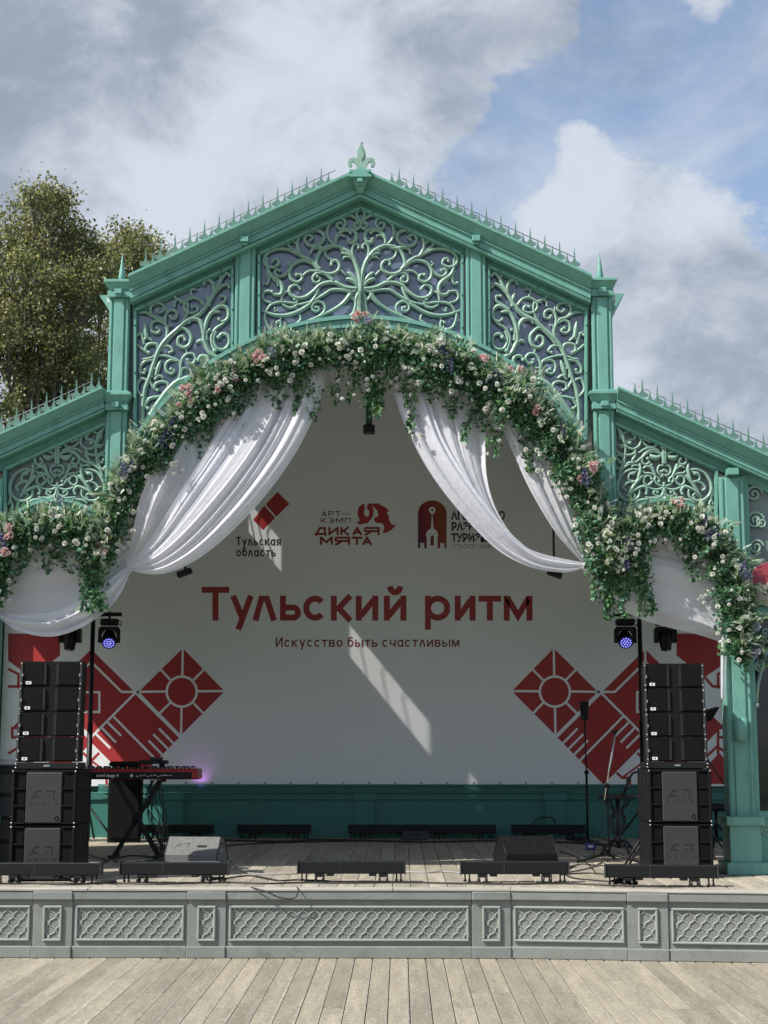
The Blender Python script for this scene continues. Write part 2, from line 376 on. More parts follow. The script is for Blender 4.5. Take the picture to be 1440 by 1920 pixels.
planks(deck, -3.5, 4.195, 0.135, -4.1, 0.12, 0.0, [1.25, 1.8, 2.4, 3.0], mesh_cache)
# the part of the deck behind and around the photographer, boards no longer told apart
mb = MB()
for i in range(158):
    x = -10.5 + i * 0.135
    if -3.5 < x + 0.067 < 4.2: mb.box((x + 0.0675, -8.3, -0.015), (0.129, 8.3, 0.03))
    else: mb.box((x + 0.0675, -6.1, -0.015), (0.129, 12.6, 0.03))
mk('deck_boards', mb, M_PLANK, deck, kind='stuff')
# stage front line: straight, the right-hand part swings slightly towards the viewer
XB = P(958, 1740, 0).x
def frontY(x): return 0.0 if x <= XB else -(x - XB) * math.tan(R(6.6))
mb = MB(); mb.box((0, 3.95, STZ - 0.075), (9.6, 6.9, 0.08)); 
stage = setp(mk('stage_floor', mb, M_DARK), kind='structure')
M_PLANK2 = plankmat('stage_plank', (0.325, 0.295, 0.235))
planks(stage, -4.2, 4.2, 0.145, 0.0, BY + 0.1, STZ, [1.6, 2.2, 3.0], {}, front=lambda x: frontY(x) + 0.11, top=M_PLANK2)
# ------------------------------------------------------------------ stage front wall with trellis panels
wallt = thing('stage_front_wall', 'low grey panelled wall with trellis reliefs along the front of the stage', 'low wall', (0, 0.1, 0), world=True)
def wpt(x, off, z): 
    a = R(6.6) if x > XB else 0.0
    return Vector((x + math.sin(a) * -off * 0, frontY(x) - off, z))
def wbox(mb, x0, x1, z0, z1, off, depth=0.06, ch=0.004):
    a = R(-6.6) if (x0 + x1) / 2 > XB else 0.0
    M = Matrix.Rotation(a, 3, 'Z'); L = (x1 - x0) / math.cos(a)
    c = Vector(((x0 + x1) / 2, frontY((x0 + x1) / 2), (z0 + z1) / 2)) + M @ Vector((0, -off + depth / 2, 0))
    mb.box(c, (L, depth, z1 - z0), M, ch)
def zr(row): return P(720, row, 0).z
def xr(px): return P(px, 1740, 0).x
ZT = zr(1671); 
edges = [-153 - 75, -153, 62, 136, 351, 424, 885, 958, 1173, 1248, 1463, 1537, 1752]
for i in range(len(edges) - 1):
    x0, x1 = xr(edges[i]), xr(edges[i + 1]); pil = (i % 2 == 0)
    if (x0 < XB < x1): x1 = XB
    o = 0.012 if pil else 0.0
    mb = MB(); wbox(mb, x0, x1, 0.0, ZT - 0.002, 0.0 + o, 0.12)
    sec = mk('wall_section', mb, M_GREY, wallt)
    mb = MB(); wbox(mb, x0, x1, zr(1687), ZT, 0.030 + o, 0.034, 0.006); mk('rail_block', mb, M_GREY, sec)
    mb = MB(); wbox(mb, x0, x1, 0.0, zr(1774), 0.030 + o, 0.032, 0.006); mk('plinth_block', mb, M_GREY, sec)
    if pil: fx0, fx1 = x0 + 0.078, x1 - 0.078
    else: fx0, fx1 = x0 + 0.022, x1 - 0.022
    fz0, fz1 = zr(1765), zr(1698)
    mb = MB(); t = 0.020
    for (a0, a1, b0, b1) in ((fx0, fx1, fz1 - t, fz1), (fx0, fx1, fz0, fz0 + t), (fx0, fx0 + t, fz0 + t, fz1 - t), (fx1 - t, fx1, fz0 + t, fz1 - t)):
        wbox(mb, a0, a1, b0, b1, o + 0.020, 0.02, 0.006)
    mk('panel_frame', mb, M_GREYL, sec)
    # trellis: wavy ribs meeting in knots
    mb = MB(); ax0, ax1, az0, az1 = fx0 + t, fx1 - t, fz0 + t, fz1 - t
    n = max(2, round((ax1 - ax0) / 0.0445)); hp = (ax1 - ax0) / n; vh = (az1 - az0) / 4.25
    for k in range(n + 1):
        pts = []; rr = []
        for j in range(35):
            v = j / 8.0; sg = 1 if k % 2 == 0 else -1
            tri = math.sin(math.pi * (v + 0.33)); tri = math.copysign(abs(tri) ** .75, tri)
            x = ax0 + k * hp + sg * tri * hp * 0.5
            x = min(max(x, ax0 + 0.002), ax1 - 0.002)
            pts.append(Vector((x, frontY(x) - o - 0.0015, az0 + v * vh))); rr.append(0.0068)
        mb.tube(pts, rr, 6, flat=.95)
    for j in range(0, 5):
        for k in range(0, n):
            if (j + k) % 2: continue
            x = ax0 + (k + 0.5) * hp; zz = az0 + (j + 0.17) * vh
            if zz < az1: mb.box((x, frontY(x) - o - 0.005, zz), (0.020, 0.010, 0.015), ch=0.003)
    mk('trellis', mb, M_GREYL, sec)
# pale board along the stage edge
mbs = [(-4.6, -2.05), (-2.045, 0.3), (0.305, XB), (XB + 0.004, 4.6)]
for (a, b) in mbs:
    mb = MB(); wbox(mb, a, b, ZT + 0.002, STZ + 0.003, 0.037, 0.152, 0.004); mk('edge_board', mb, M_NOSE, wallt)
# ================================================================== PAVILION
pav = thing('pavilion', 'mint green garden pavilion with pointed gable, scrollwork panels and iron cresting', 'pavilion', (0, FY, STZ), world=True)
def pxprism(mb, pts, Y0, Y1): mb.prism([P(x, y, Y0) for x, y in pts], [P(x, y, Y0) + Vector((0, Y1 - Y0, 0)) for x, y in pts])
def band(mb, x0, y0, x1, y1, o0, o1, Ya, Yb, Yk):
    def q(x, y, Y):
        p = P(x, y, FY); return Vector((p.x, Y, p.z))
    a = [q(x0, y0 + o0, Ya), q(x1, y1 + o0, Ya), q(x1, y1 + o1, Yb), q(x0, y0 + o1, Yb)]
    b = [Vector((v.x, Yk, v.z)) for v in a]
    if x0 > x1: a = [a[1], a[0], a[3], a[2]]; b = [b[1], b[0], b[3], b[2]]
    mb.add(a + b, [(3, 2, 1, 0), (4, 5, 6, 7), (0, 1, 5, 4), (1, 2, 6, 5), (2, 3, 7, 6), (3, 0, 4, 7)])
CXP = 676.0
def mir(p): return (2 * CXP - p[0], p[1])
def rafter(a, b, T):
    mb = MB()
    k = T / 47.0
    for (o0, o1, Ya, Yb) in ((0, 5, FY - .155, FY - .155), (5, 24, FY - .150, FY - .06), (24, 27, FY - .075, FY - .075), (27, 40, FY - .055, FY - .055), (40, 43, FY - .03, FY - .03), (43, 48, FY - .07, FY - .06), (48, 66, FY + .075, FY + .075)):
        band(mb, a[0], a[1], b[0], b[1], o0 * k, o1 * k, Ya, Yb, FY + .16)
    return mb
upL = ((CXP, 325), (246, 523)); loL = ((197, 731), (-150, 889))
RAF = [(upL, 47), ((mir(upL[0]), mir(upL[1])), 47), (loL, 42), ((mir(loL[0]), mir(loL[1])), 42)]
rafters = []
for (ab, T) in RAF: rafters.append(mk('rafter', rafter(ab[0], ab[1], T), M_TEAL, pav))
# columns, caps and finials
def wx(px, py): return P(px, py, FY).x
def wz(py): return P(CXP, py, FY).z
def capital(mb, x, zt, y=FY):
    c = y + 0.09
    mb.box((x, c, zt - .014), (.272, .33, .028), ch=.004)
    mb.frust((x, c, zt - .098), (.185, .22), (.258, .31), .070)
    mb.box((x, c, zt - .128), (.212, .25), None) if False else mb.box((x, c, zt - .128), (.212, .25, .06), ch=.004)
    mb.box((x, c - .15, zt - .118), (.068, .06, .046), ch=.004); mb.box((x, c - .146, zt - .150), (.05, .05, .016), ch=.003)
def shaft(mb, x, z0, z1, y=FY, w=.185):
    mb.box((x, y + .10, (z0 + z1) / 2), (w, .19, z1 - z0), ch=.004)
    mb.box((x, y - .002, (z0 + z1) / 2), (w * .50, .022, z1 - z0 - .03), ch=.004)
    for s in (-1, 1): mb.box((x + s * w * .40, y + .001, (z0 + z1) / 2), (w * .10, .012, z1 - z0 - .03), ch=.003)
COLX = []
for sgn in (-1, 1):
    xc = wx(CXP + sgn * 454, 650); COLX.append(xc)
    zt, zm, zb = wz(526), wz(737), wz(1088)
    mb = MB(); shaft(mb, xc, zm, zt - .15); shaft(mb, xc, zb, zm - .15)
    col = mk('column', mb, M_TEAL, pav)
    for z in (zt, zm):
        mb = MB(); capital(mb, xc, z); mk('capital', mb, M_TEAL, col)
    mb = MB(); mb.box((xc, FY + .10, zm + .012), (.215, .25, .024), ch=.004); mk('column_base', mb, M_TEAL, col)
    mb = MB(); mb.frust((xc, FY + .1, zb - .10), (.08, .08), (.2, .2), .10); mk('pendant_end', mb, M_TEAL, col)
    mb = MB(); mb.lathe((xc - sgn * .005, FY + .05, zt), [(.036, 0), (.036, .012), (.022, .018), (.03, .04), (.031, .055), (.022, .12), (.012, .19), (.003, .27)], 10); mk('spire', mb, M_TEAL, col)
    # eave return running back along the side of the raised nave
    mb = MB(); mb.frust((xc + sgn * .10, FY + 2.9, zt - .16), (.14, 5.0), (.34, 5.0), .15); mk('eave', mb, M_TEAL, pav)
# intermediate pilasters
for px in (459, 2 * CXP - 459):
    x = wx(px, 560); mb = MB(); shaft(mb, x, wz(676), wz(458), FY + .01, .185); p = mk('pilaster', mb, M_TEAL, pav)
    mb = MB(); mb.box((x, FY - .075, wz(454)), (.075, .08, .055), ch=.004); mb.box((x, FY - .06, wz(462)), (.055, .06, .02), ch=.003); mk('bracket', mb, M_TEAL, p)
# ridge block and fleur-de-lis
mb = MB(); zr_ = wz(322)
mb.frust((0, FY - .06, wz(368)), (.05, .06), (.09, .12), .05); mb.frust((0, FY - .07, wz(358)), (.10, .14), (.18, .26), .11)
mb.box((0, FY - .075, wz(336) + .0), (.20, .28, .03), ch=.004)
h = wz(322) - .085
mb.prism([Vector(q) for q in ((-.105, FY - .22, h - .045), (.105, FY - .22, h - .045), (.105, FY - .22, h - .028), (0, FY - .22, h + .03), (-.105, FY - .22, h - .028))],
         [Vector(q) for q in ((-.105, FY + .08, h - .045), (.105, FY + .08, h - .045), (.105, FY + .08, h - .028), (0, FY + .08, h + .03), (-.105, FY + .08, h - .028))])
mb.box((0, FY - .20, wz(353)), (.05, .04, .035), ch=.004)
key = mk('ridge_block', mb, M_TEAL, pav)
def fleur():
    mb = MB(); Y = FY - .07
    def G(x, y): p = P(678 + x, y, Y); return p
    half = [(0, 268), (2.6, 272), (8, 284), (8.5, 292), (6.5, 298), (10, 296), (17, 295), (24, 298), (26, 306), (23, 312), (18, 312), (17.5, 308), (20, 304), (17, 302), (12, 305), (9, 312), (7, 321)]
    pts = [(x, y) for x, y in half] + [(-x, y) for x, y in reversed(half[1:])]
    mb.prism([G(x, y) for x, y in pts][::-1], [G(x, y) + Vector((0, .035, 0)) for x, y in pts][::-1])
    q = [(0, 276), (4.6, 287), (4.2, 293), (0, 301), (-4.2, 293), (-4.6, 287)]
    mb.prism([G(x, y) + Vector((0, -.008, 0)) for x, y in q][::-1], [G(x, y) for x, y in q][::-1])
    mb.ball(G(0, 268), .012)
    return mb
mk('fleur_finial', fleur(), M_SCROLL, key)
# ---------------- cresting
def spike_mesh(big):
    m = MB()
    if big:
        pts = [(-.034, 0), (-.046, .012), (-.036, .014), (-.028, .026), (-.012, .042), (-.006, .062), (-.0045, .10), (0, .145)]
    else: pts = [(-.022, 0), (-.016, .01), (-.008, .03), (-.004, .05), (0, .085)]
    poly = pts + [(-x, z) for x, z in reversed(pts[:-1])]
    th = .007
    m.prism([Vector((x, -th, z)) for x, z in poly][::-1], [Vector((x, th, z)) for x, z in poly][::-1])
    if big:
        for sg in (-1, 1): m.tube([Vector((sg * (.03 + .014 * math.cos(a)), 0, .016 + .013 * math.sin(a))) for a in np.linspace(-1.5, 2.6, 8)], .0035, 5)
    return mesh_from('spike', m, mat('spike_patina', (0.105, 0.215, 0.18), .5, .15, 20))
SPB, SPS = spike_mesh(True), spike_mesh(False)
def cresting(ab, x_from, x_to, wire):
    (a, b) = ab; sl_ = (b[1] - a[1]) / (b[0] - a[0])
    Y = FY - .12
    def pt(px): p = P(px, a[1] + (px - a[0]) * sl_, FY); return Vector((p.x, Y, p.z))
    A, B = pt(x_from), pt(x_to); d = (B - A); L = d.length; d.normalize()
    mb = MB(); mb.tube([A + Vector((0, 0, .004)), B + Vector((0, 0, .004))], .006, 6)
    base = mk('cresting', mb, M_TEAL, pav)
    n = int(L / .0735); ang = math.atan2(d.z, d.x)
    for i in range(n + 1):
        q = A + d * (i * .0735)
        o = mk('spike', SPB if i % 2 == 1 else SPS, None, base)
        o.location = q + Vector((0, 0, .010)); o.scale = (1.15, 1, 1.22)
    w0, w1 = pt(wire[0]) + Vector((0, .03, wire[2])), pt(wire[1]) + Vector((0, .03, wire[2]))
    mb = MB(); mb.tube([w0, w0.lerp(w1, .5) + Vector((0, 0, -.008)), w1], .0042, 5); mk('lightning_wire', mb, M_WIRE, base)
cresting(upL, 617, 275, (630, 285, .105)); cresting((mir(upL[0]), mir(upL[1])), mir((617, 0))[0], mir((275, 0))[0], (720, 1074, .105))
cresting(loL, 190, -60, (175, -60, .105)); cresting((mir(loL[0]), mir(loL[1])), mir((165, 0))[0], mir((-110, 0))[0], (1178, 1462, .105))
# ---------------- arch rings
AR, ACY = 508.0, 1100.0
def archpt(deg, r, cx=CXP, cy=ACY): a = R(deg); return (cx + r * math.sin(a), cy - r * math.cos(a))
def ring(mb, cx, cy, r0, r1, d0, d1, Ya, Yb, n=40, Yk=FY + .12):
    for i in range(n):
        a0, a1 = d0 + (d1 - d0) * i / n, d0 + (d1 - d0) * (i + 1) / n
        q = [archpt(a0, r0, cx, cy), archpt(a1, r0, cx, cy), archpt(a1, r1, cx, cy), archpt(a0, r1, cx, cy)]
        Ys = (Ya, Ya, Yb, Yb)
        w = []
        for (x, y), Y in zip(q, Ys): p = P(x, y, FY); w.append(Vector((p.x, Y, p.z)))
        bk = [Vector((v.x, Yk, v.z)) for v in w]
        fs = [(3, 2, 1, 0), (0, 1, 5, 4), (2, 3, 7, 6)]
        if i == 0: fs.append((3, 0, 4, 7))
        if i == n - 1: fs.append((1, 2, 6, 5))
        mb.add(w + bk, fs)
mb = MB(); ring(mb, CXP, ACY, AR, AR - 7, -57, 57, FY - .035, FY - .035); ring(mb, CXP, ACY, AR - 7, AR - 22, -57, 57, FY - .015, FY - .015); ring(mb, CXP, ACY, AR - 22, AR - 27, -57, 57, FY + .0, FY + .0); ring(mb, CXP, ACY, AR - 27, AR - 42, -57, 57, FY + .03, FY + .03)
mk('arch_moulding', mb, M_TEAL, pav)
BAYX, BAYR = 1247.0, 105.0
for cx in (BAYX, 2 * CXP - BAYX):
    mb = MB(); ring(mb, cx, 934 + 125, 125, 119, -56, 56, FY - .02, FY - .02, 16); ring(mb, cx, 934 + 125, 119, 104, -56, 56, FY, FY, 16); mk('arch_moulding', mb, M_TEAL, pav)
# ---------------- scrollwork
def px_center(x, y): return (480 + x / 6.0, 380 + y / 6.0)
def px_side(x, y): return (240 + x / 5.486, 490 + y / 5.486)
def px_bay(x, y): return (1140 + x / 6.545, 780 + y / 6.545)
CEN = [  # (points, radius start, mid, end, ball)
 ([(1168,30),(1122,85),(1130,130),(1162,185)],12,17,16,0), ([(1168,170),(1164,240),(1128,258),(1092,228),(1108,198),(1132,216)],16,15,12,1),
 ([(1150,205),(1110,150),(1050,116),(965,118)],14,17,13,0),
 ([(870,450),(812,390),(790,310),(810,220),(860,155),(930,138),(988,175),(985,238),(938,272),(900,238),(908,205),(942,204)],15,19,15,1),
 ([(1160,258),(1110,278),(1060,276),(985,278),(930,310),(892,370),(890,440)],13,17,17,0), ([(930,320),(980,288),(1030,292),(1052,318)],12,18,15,1), ([(898,380),(935,338),(982,350)],13,15,11,1),
 ([(1062,285),(1108,310),(1118,370),(1090,422),(1040,418),(1036,392)],14,24,17,1),
 ([(1166,980),(1160,860),(1142,750),(1105,640),(1062,570),(1000,508),(900,462),(800,472),(720,518),(680,590),(670,660),(700,732),(760,772),(840,778),(910,742),(930,680),(890,628),(842,640),(838,676)],30,22,15,1),
 ([(1098,630),(1074,530),(1085,462),(1122,440),(1150,468),(1142,488)],18,16,13,1),
 ([(1090,630),(1030,565),(970,545),(945,552)],14,22,9,0), ([(1075,600),(1010,520),(960,508),(940,525)],14,22,10,0), ([(1085,620),(1040,592),(985,590),(968,612)],10,14,7,0),
 ([(860,466),(790,492),(730,488),(670,478),(622,500),(602,556)],14,26,9,0), ([(765,515),(770,560),(800,600),(850,622)],13,14,15,0),
 ([(712,735),(640,655),(560,600),(500,575),(460,500),(455,420),(480,340),(550,290),(640,280),(720,302),(756,360),(730,420),(670,456),(590,456),(540,412),(540,362),(582,335),(628,362),(608,392)],24,20,14,1),
 ([(470,540),(400,500),(350,452),(360,405),(402,394),(424,428)],15,14,12,1),
 ([(520,590),(430,540),(330,500),(220,498),(130,530),(85,590),(80,650),(120,692),(182,702),(238,670),(232,620),(188,604),(176,636)],18,19,14,1),
 ([(700,735),(620,660),(540,628),(460,640),(400,680),(366,740),(370,812),(410,860),(462,872),(508,832),(490,790),(446,792)],20,20,17,1), ([(515,800),(560,758),(620,742),(690,752)],11,14,16,0),
 ([(440,650),(385,695),(345,755),(290,802),(230,802),(198,762),(220,728),(252,742)],16,18,15,1), ([(372,684),(346,664),(366,644)],9,11,9,1),
 ([(860,856),(790,795),(720,768),(660,780),(628,822),(645,872),(690,872),(712,835),(680,812)],20,17,14,1),
 ([(1130,948),(1000,932),(880,880),(780,880),(700,912),(630,980),(540,1042),(450,1052),(380,1012),(364,950),(400,914),(450,912),(494,960)],24,23,13,0),
 ([(1065,985),(960,962),(840,962),(740,1022),(640,1080),(540,1112),(440,1130)],20,19,14,0), ([(700,930),(662,1020),(600,1112),(520,1172),(420,1222),(300,1250),(180,1240),(100,1212),(42,1190)],17,23,10,0),
 ([(1055,1010),(980,1100),(880,1172),(780,1222),(640,1285),(480,1345),(300,1395)],32,17,14,0), ([(1150,1000),(1118,1060),(1112,1140),(1085,1222),(1030,1262)],30,20,14,0), ([(1150,960),(1090,975),(1052,1000),(1075,1055),(1110,1080)],18,18,16,0),
 ([(690,1262),(755,1205),(762,1135),(700,1090),(640,1110),(618,1160),(650,1202),(692,1192),(690,1158),(664,1156)],16,16,13,1),
 ([(84,1225),(92,1300),(130,1380),(200,1406),(262,1372),(256,1312),(222,1330)],15,16,14,1), ([(262,1300),(268,1262)],10,12,10,0),
 ([(98,1205),(150,1132),(230,1102),(330,1102),(420,1112),(452,1090),(424,1068)],13,16,14,1), ([(285,1122),(350,1160),(420,1152),(456,1108)],13,18,13,0),
 ([(180,988),(130,972),(82,982),(62,1032),(90,1082),(165,1110)],14,16,13,0), ([(275,1085),(290,1012),(330,982),(375,992)],13,15,13,0),
 ([(112,590),(115,700),(150,790),(220,842),(270,892),(286,960),(260,1012),(200,1012),(168,982)],13,26,15,1), ([(178,832),(232,880),(230,918)],14,18,11,0), ([(108,740),(134,830),(112,890),(74,880)],13,15,12,1), ([(130,700),(160,705)],9,9,9,0), ([(240,1185),(205,1200),(200,1170)],10,12,11,1),
 ([(478,1240),(492,1290),(450,1332),(385,1362)],13,15,12,0),
 ([(1160,945),(1095,870),(1030,838),(1002,842)],14,26,9,0), ([(1150,920),(1100,830),(1040,775),(1010,770)],12,24,8,0), ([(1010,800),(960,750),(950,738)],8,13,8,1), ([(930,900),(905,870),(880,850)],6,11,4,0), ([(990,930),(955,900),(940,880)],6,11,4,0),
 ([(1168,1275),(1168,1180),(1168,1080),(1168,980)],62,40,42,0), ([(1128,1275),(1140,1180),(1140,1080),(1150,960)],30,22,20,0), ([(1168,980),(1168,880),(1168,760)],26,14,8,0)]
SID = [
 ([(80,1790),(200,1600),(310,1430),(400,1310),(500,1220),(640,1168),(760,1090),(812,1022),(800,968),(742,958),(714,1000)],34,26,16,1),
 ([(140,1640),(140,1500),(165,1300),(210,1180),(250,1050),(310,890),(390,780),(500,680),(600,590),(720,530),(800,440),(860,340),(920,230),(965,140),(1010,100),(1042,128)],20,24,16,1),
 ([(878,310),(872,230),(840,176),(785,172),(774,212)],20,20,14,1), ([(900,260),(942,170),(934,98)],14,15,8,0), ([(880,310),(950,240),(1010,214),(1036,246)],20,18,14,1),
 ([(950,985),(850,940),(800,860),(772,770),(790,640),(830,540),(900,462),(970,440),(1022,480),(1022,560),(970,602),(930,580)],26,22,14,1),
 ([(1022,575),(960,630),(890,680),(852,760),(862,850),(885,905)],12,16,18,1), ([(900,700),(876,760),(882,830),(922,886),(990,882),(1034,820),(1020,750),(960,728),(926,766)],14,17,18,1),
 ([(765,740),(752,640),(710,580),(640,578),(608,622)],16,24,16,0), ([(800,850),(745,800),(690,822)],20,22,8,0), ([(805,800),(800,724),(832,690)],18,16,14,1),
 ([(850,480),(930,430),(988,390),(992,342),(945,338)],16,16,13,1), ([(822,450),(822,370),(795,308)],22,20,8,0), ([(820,530),(880,500),(945,505)],16,20,10,0),
 ([(775,435),(720,370),(650,354),(580,390),(520,406)],16,15,10,0), ([(655,345),(634,285),(665,262),(692,272)],11,12,8,0), ([(620,250),(640,285)],7,9,9,0),
 ([(600,400),(608,480),(580,560),(540,622)],13,14,13,0), ([(580,400),(566,450),(600,502),(660,512),(708,482),(692,440),(654,450)],13,15,13,1),
 ([(560,390),(500,374),(470,400),(470,440)],12,14,10,1), ([(455,315),(475,350),(520,365)],8,12,9,0),
 ([(378,800),(396,700),(374,620),(380,530),(430,480),(485,498),(490,552),(450,572),(424,545)],16,16,13,1),
 ([(372,640),(340,582),(270,560),(230,520),(222,450),(270,404),(340,420),(362,470),(320,506),(288,480)],15,16,14,1), ([(245,555),(190,510),(105,505)],12,18,8,0),
 ([(352,615),(290,588),(236,620),(234,690),(280,722),(318,692),(288,668)],13,16,14,1), ([(390,510),(386,448)],9,10,8,0), ([(398,710),(402,650),(432,640)],12,13,9,1),
 ([(375,835),(450,740),(540,668),(602,700),(642,762),(620,842),(560,872),(508,832),(510,770),(558,754),(578,792)],16,20,14,1),
 ([(305,915),(350,858),(412,858),(452,902),(420,922)],16,17,13,1), ([(300,905),(288,842),(240,830),(190,842),(170,892),(204,922)],14,18,14,1),
 ([(160,840),(142,772),(122,720),(88,742)],14,16,12,1), ([(185,770),(172,690),(160,598)],22,24,5,0), ([(215,942),(130,880),(82,838)],14,15,11,0), ([(140,800),(190,768),(238,802)],14,16,11,0),
 ([(265,958),(200,986),(136,990)],15,16,9,0), ([(285,948),(380,958),(450,980),(512,1012),(532,1080),(524,1162),(486,1238)],14,15,15,0),
 ([(505,1012),(430,1000),(380,1040),(386,1110),(430,1142),(468,1112),(434,1094)],14,16,14,1), ([(532,1090),(545,1000),(590,942),(650,934),(688,980),(660,1032),(618,1030),(606,998)],15,16,14,1),
 ([(596,930),(588,872)],9,11,7,0), ([(540,1160),(545,1092),(588,1080)],12,14,9,0), ([(255,1000),(170,1010),(120,1062),(116,1122),(156,1134),(166,1102)],15,16,14,1),
 ([(275,1165),(300,1080),(328,1000)],18,24,5,0), ([(240,1185),(228,1110),(264,1088)],16,16,12,1), ([(205,1200),(250,1280),(292,1312)],14,15,13,1), ([(260,1205),(310,1160),(358,1192)],14,18,11,0),
 ([(400,1320),(402,1250),(350,1222),(280,1240),(264,1290),(298,1312)],15,17,13,1), ([(185,1215),(130,1190),(90,1240),(84,1310),(135,1372)],14,16,14,1),
 ([(130,1440),(165,1475),(196,1500)],14,15,15,1), ([(158,1472),(210,1400),(290,1380),(400,1370)],14,18,14,0), ([(175,1392),(215,1392)],9,11,9,0), ([(402,1330),(450,1290),(502,1302)],14,16,10,0), ([(325,1480),(350,1420),(402,1410)],14,18,10,0)]
BAY = [
 ([(692,345),(692,400),(692,480),(695,575)],10,24,22,0), ([(692,345),(692,390)],18,40,20,0), ([(690,520),(650,442),(580,402),(500,420),(440,482),(430,542),(470,582),(522,552),(500,508)],14,17,16,1), ([(660,478),(590,500),(520,458)],12,34,7,0), ([(640,440),(560,420),(515,450)],10,12,9,0),
 ([(700,590),(640,600),(622,660),(652,705),(700,716)],14,13,14,0), ([(700,640),(672,668),(650,662)],10,16,7,0), ([(700,700),(660,740)],12,16,10,0),
 ([(612,745),(572,660),(545,570)],15,18,10,0), ([(600,715),(550,630),(490,602),(442,632)],13,20,9,0), ([(598,725),(530,690),(470,690),(440,655)],11,16,8,0), ([(545,570),(545,605)],12,22,12,0),
 ([(700,850),(630,830),(590,772),(602,730),(640,760),(640,790)],14,16,15,1), ([(590,752),(510,838),(455,800),(466,735),(525,722),(548,758)],13,15,13,1), ([(470,860),(540,800),(600,740)],8,10,12,0),
 ([(245,980),(300,890),(360,800),(420,735),(450,712)],7,24,14,0), ([(390,650),(300,640),(200,690),(140,780),(120,870),(150,960),(230,1022),(320,1022),(392,970),(400,890)],14,20,14,0), ([(365,672),(285,688),(266,765),(322,792)],12,14,14,1), ([(280,700),(350,690)],8,24,10,0),
 ([(402,560),(408,660),(368,790)],8,24,14,0), ([(235,980),(330,900),(450,852),(492,900),(480,942)],8,22,13,1), ([(492,858),(590,890),(680,868),(704,800)],12,15,16,0), ([(702,870),(682,950),(620,990),(540,992),(468,980)],22,18,9,0), ([(680,940),(630,970),(572,940),(590,905),(622,925)],11,13,13,1), ([(690,920),(702,960),(700,1000)],18,16,12,0),
 ([(235,905),(196,865),(260,802),(345,802)],14,15,13,1), ([(320,1000),(345,960),(310,930)],10,12,9,0), ([(90,1080),(125,1000),(115,900),(140,780),(180,700)],12,17,11,0),
 ([(110,1195),(150,1100),(120,1000)],9,18,12,0), ([(225,1030),(205,1120),(185,1190)],14,17,9,0), ([(160,1190),(140,1120)],8,10,8,0), ([(330,1060),(400,1020),(520,1005)],12,18,10,0), ([(240,1150),(300,1090)],8,12,8,0)]
BAYC = [  # corner filling on the high side of the bay panel only
 ([(100,215),(92,350),(120,422),(200,462),(300,460),(345,425)],12,17,14,0), ([(205,200),(280,170),(360,200),(412,262),(400,340),(340,386),(270,380),(226,330),(260,282),(322,270),(352,230),(318,206)],13,16,14,1), ([(300,300),(278,318)],12,18,18,1),
 ([(205,600),(218,470),(225,380),(200,270),(150,170),(92,78)],13,16,6,0), ([(215,330),(185,220),(120,120)],16,30,8,0), ([(430,292),(500,360),(570,366),(612,322),(570,280),(518,300)],12,15,13,1), ([(430,250),(480,275),(530,290)],9,20,8,0),
 ([(98,540),(110,482),(170,462),(205,515),(160,560),(132,520)],13,15,14,1), ([(96,590),(150,642),(196,570)],12,15,13,0), ([(140,740),(180,640),(290,572),(340,600)],13,16,12,0), ([(345,400),(345,470),(310,530),(350,552),(420,500),(520,420)],18,15,13,0), ([(390,440),(480,385),(590,385),(650,420)],12,15,10,0), ([(230,575),(290,560),(330,575)],9,20,8,0), ([(160,380),(195,350),(130,345)],7,20,6,0), ([(160,120),(190,115),(215,150)],9,12,10,1), ([(150,200),(180,280)],9,18,8,0), ([(300,615),(330,590),(400,600)],10,14,10,0)]
M_PER = 0.0049
def scroll(mb, paths, tf, scale, Y, mirror_x=None, flip=None, yo=0.0):
    for (pts, r0, r1, r2, ball) in paths:
        for side in ((0, 1) if mirror_x is not None else (0,)):
            q = [(2 * mirror_x - x, y) if side else (x, y) for x, y in pts]
            q = [tf(x, y) for x, y in q]
            if flip is not None: q = [(2 * flip - x, y) for x, y in q]
            c = cr(q, 5); n = len(c); P3 = []; rr = []
            for i, (x, y) in enumerate(c):
                p = P(x, y, FY); t = i / (n - 1)
                P3.append(Vector((p.x, Y + yo, p.z)))
                rad = (r0 + (r1 - r0) * math.sin(min(t, .5) * math.pi)) if t < .5 else (r2 + (r1 - r2) * math.sin((1 - t) * math.pi))
                rr.append(rad / scale * M_PER * 1.1)
            mb.tube(P3, rr, 7, flat=.85, nrm=(0, -1, 0))
            # a raised rib along the middle gives the cast-iron look
            mb.tube([v + Vector((0, -r * .80, 0)) for v, r in zip(P3, rr)], [r * .38 for r in rr], 5, flat=.9, nrm=(0, -1, 0))
            if ball: mb.ball(P3[-1] + Vector((0, -rr[-1] * .5, 0)), rr[-1] * 1.25, 8)
def panel(name, outline, Yp, frame_edges):
    """glass pane set in a moulded frame"""
    mb = MB(); pxprism(mb, outline, Yp + .055, Yp + .075); pane = mb
    fr = MB()
    for (a, b) in frame_edges:
        for (w, yy) in ((.030, Yp - .012), (.016, Yp - .026)):
            pa, pb = P(*a, FY), P(*b, FY); d = (pb - pa); d.y = 0
            n = Vector((-d.z, 0, d.x)).normalized() * w / 2
            A = [Vector((v.x, yy, v.z)) for v in (pa - n, pb - n, pb + n, pa + n)]
            fr.hexa(A, [v + Vector((0, .08, 0)) for v in A])
    return pane, fr
YP = FY + .05
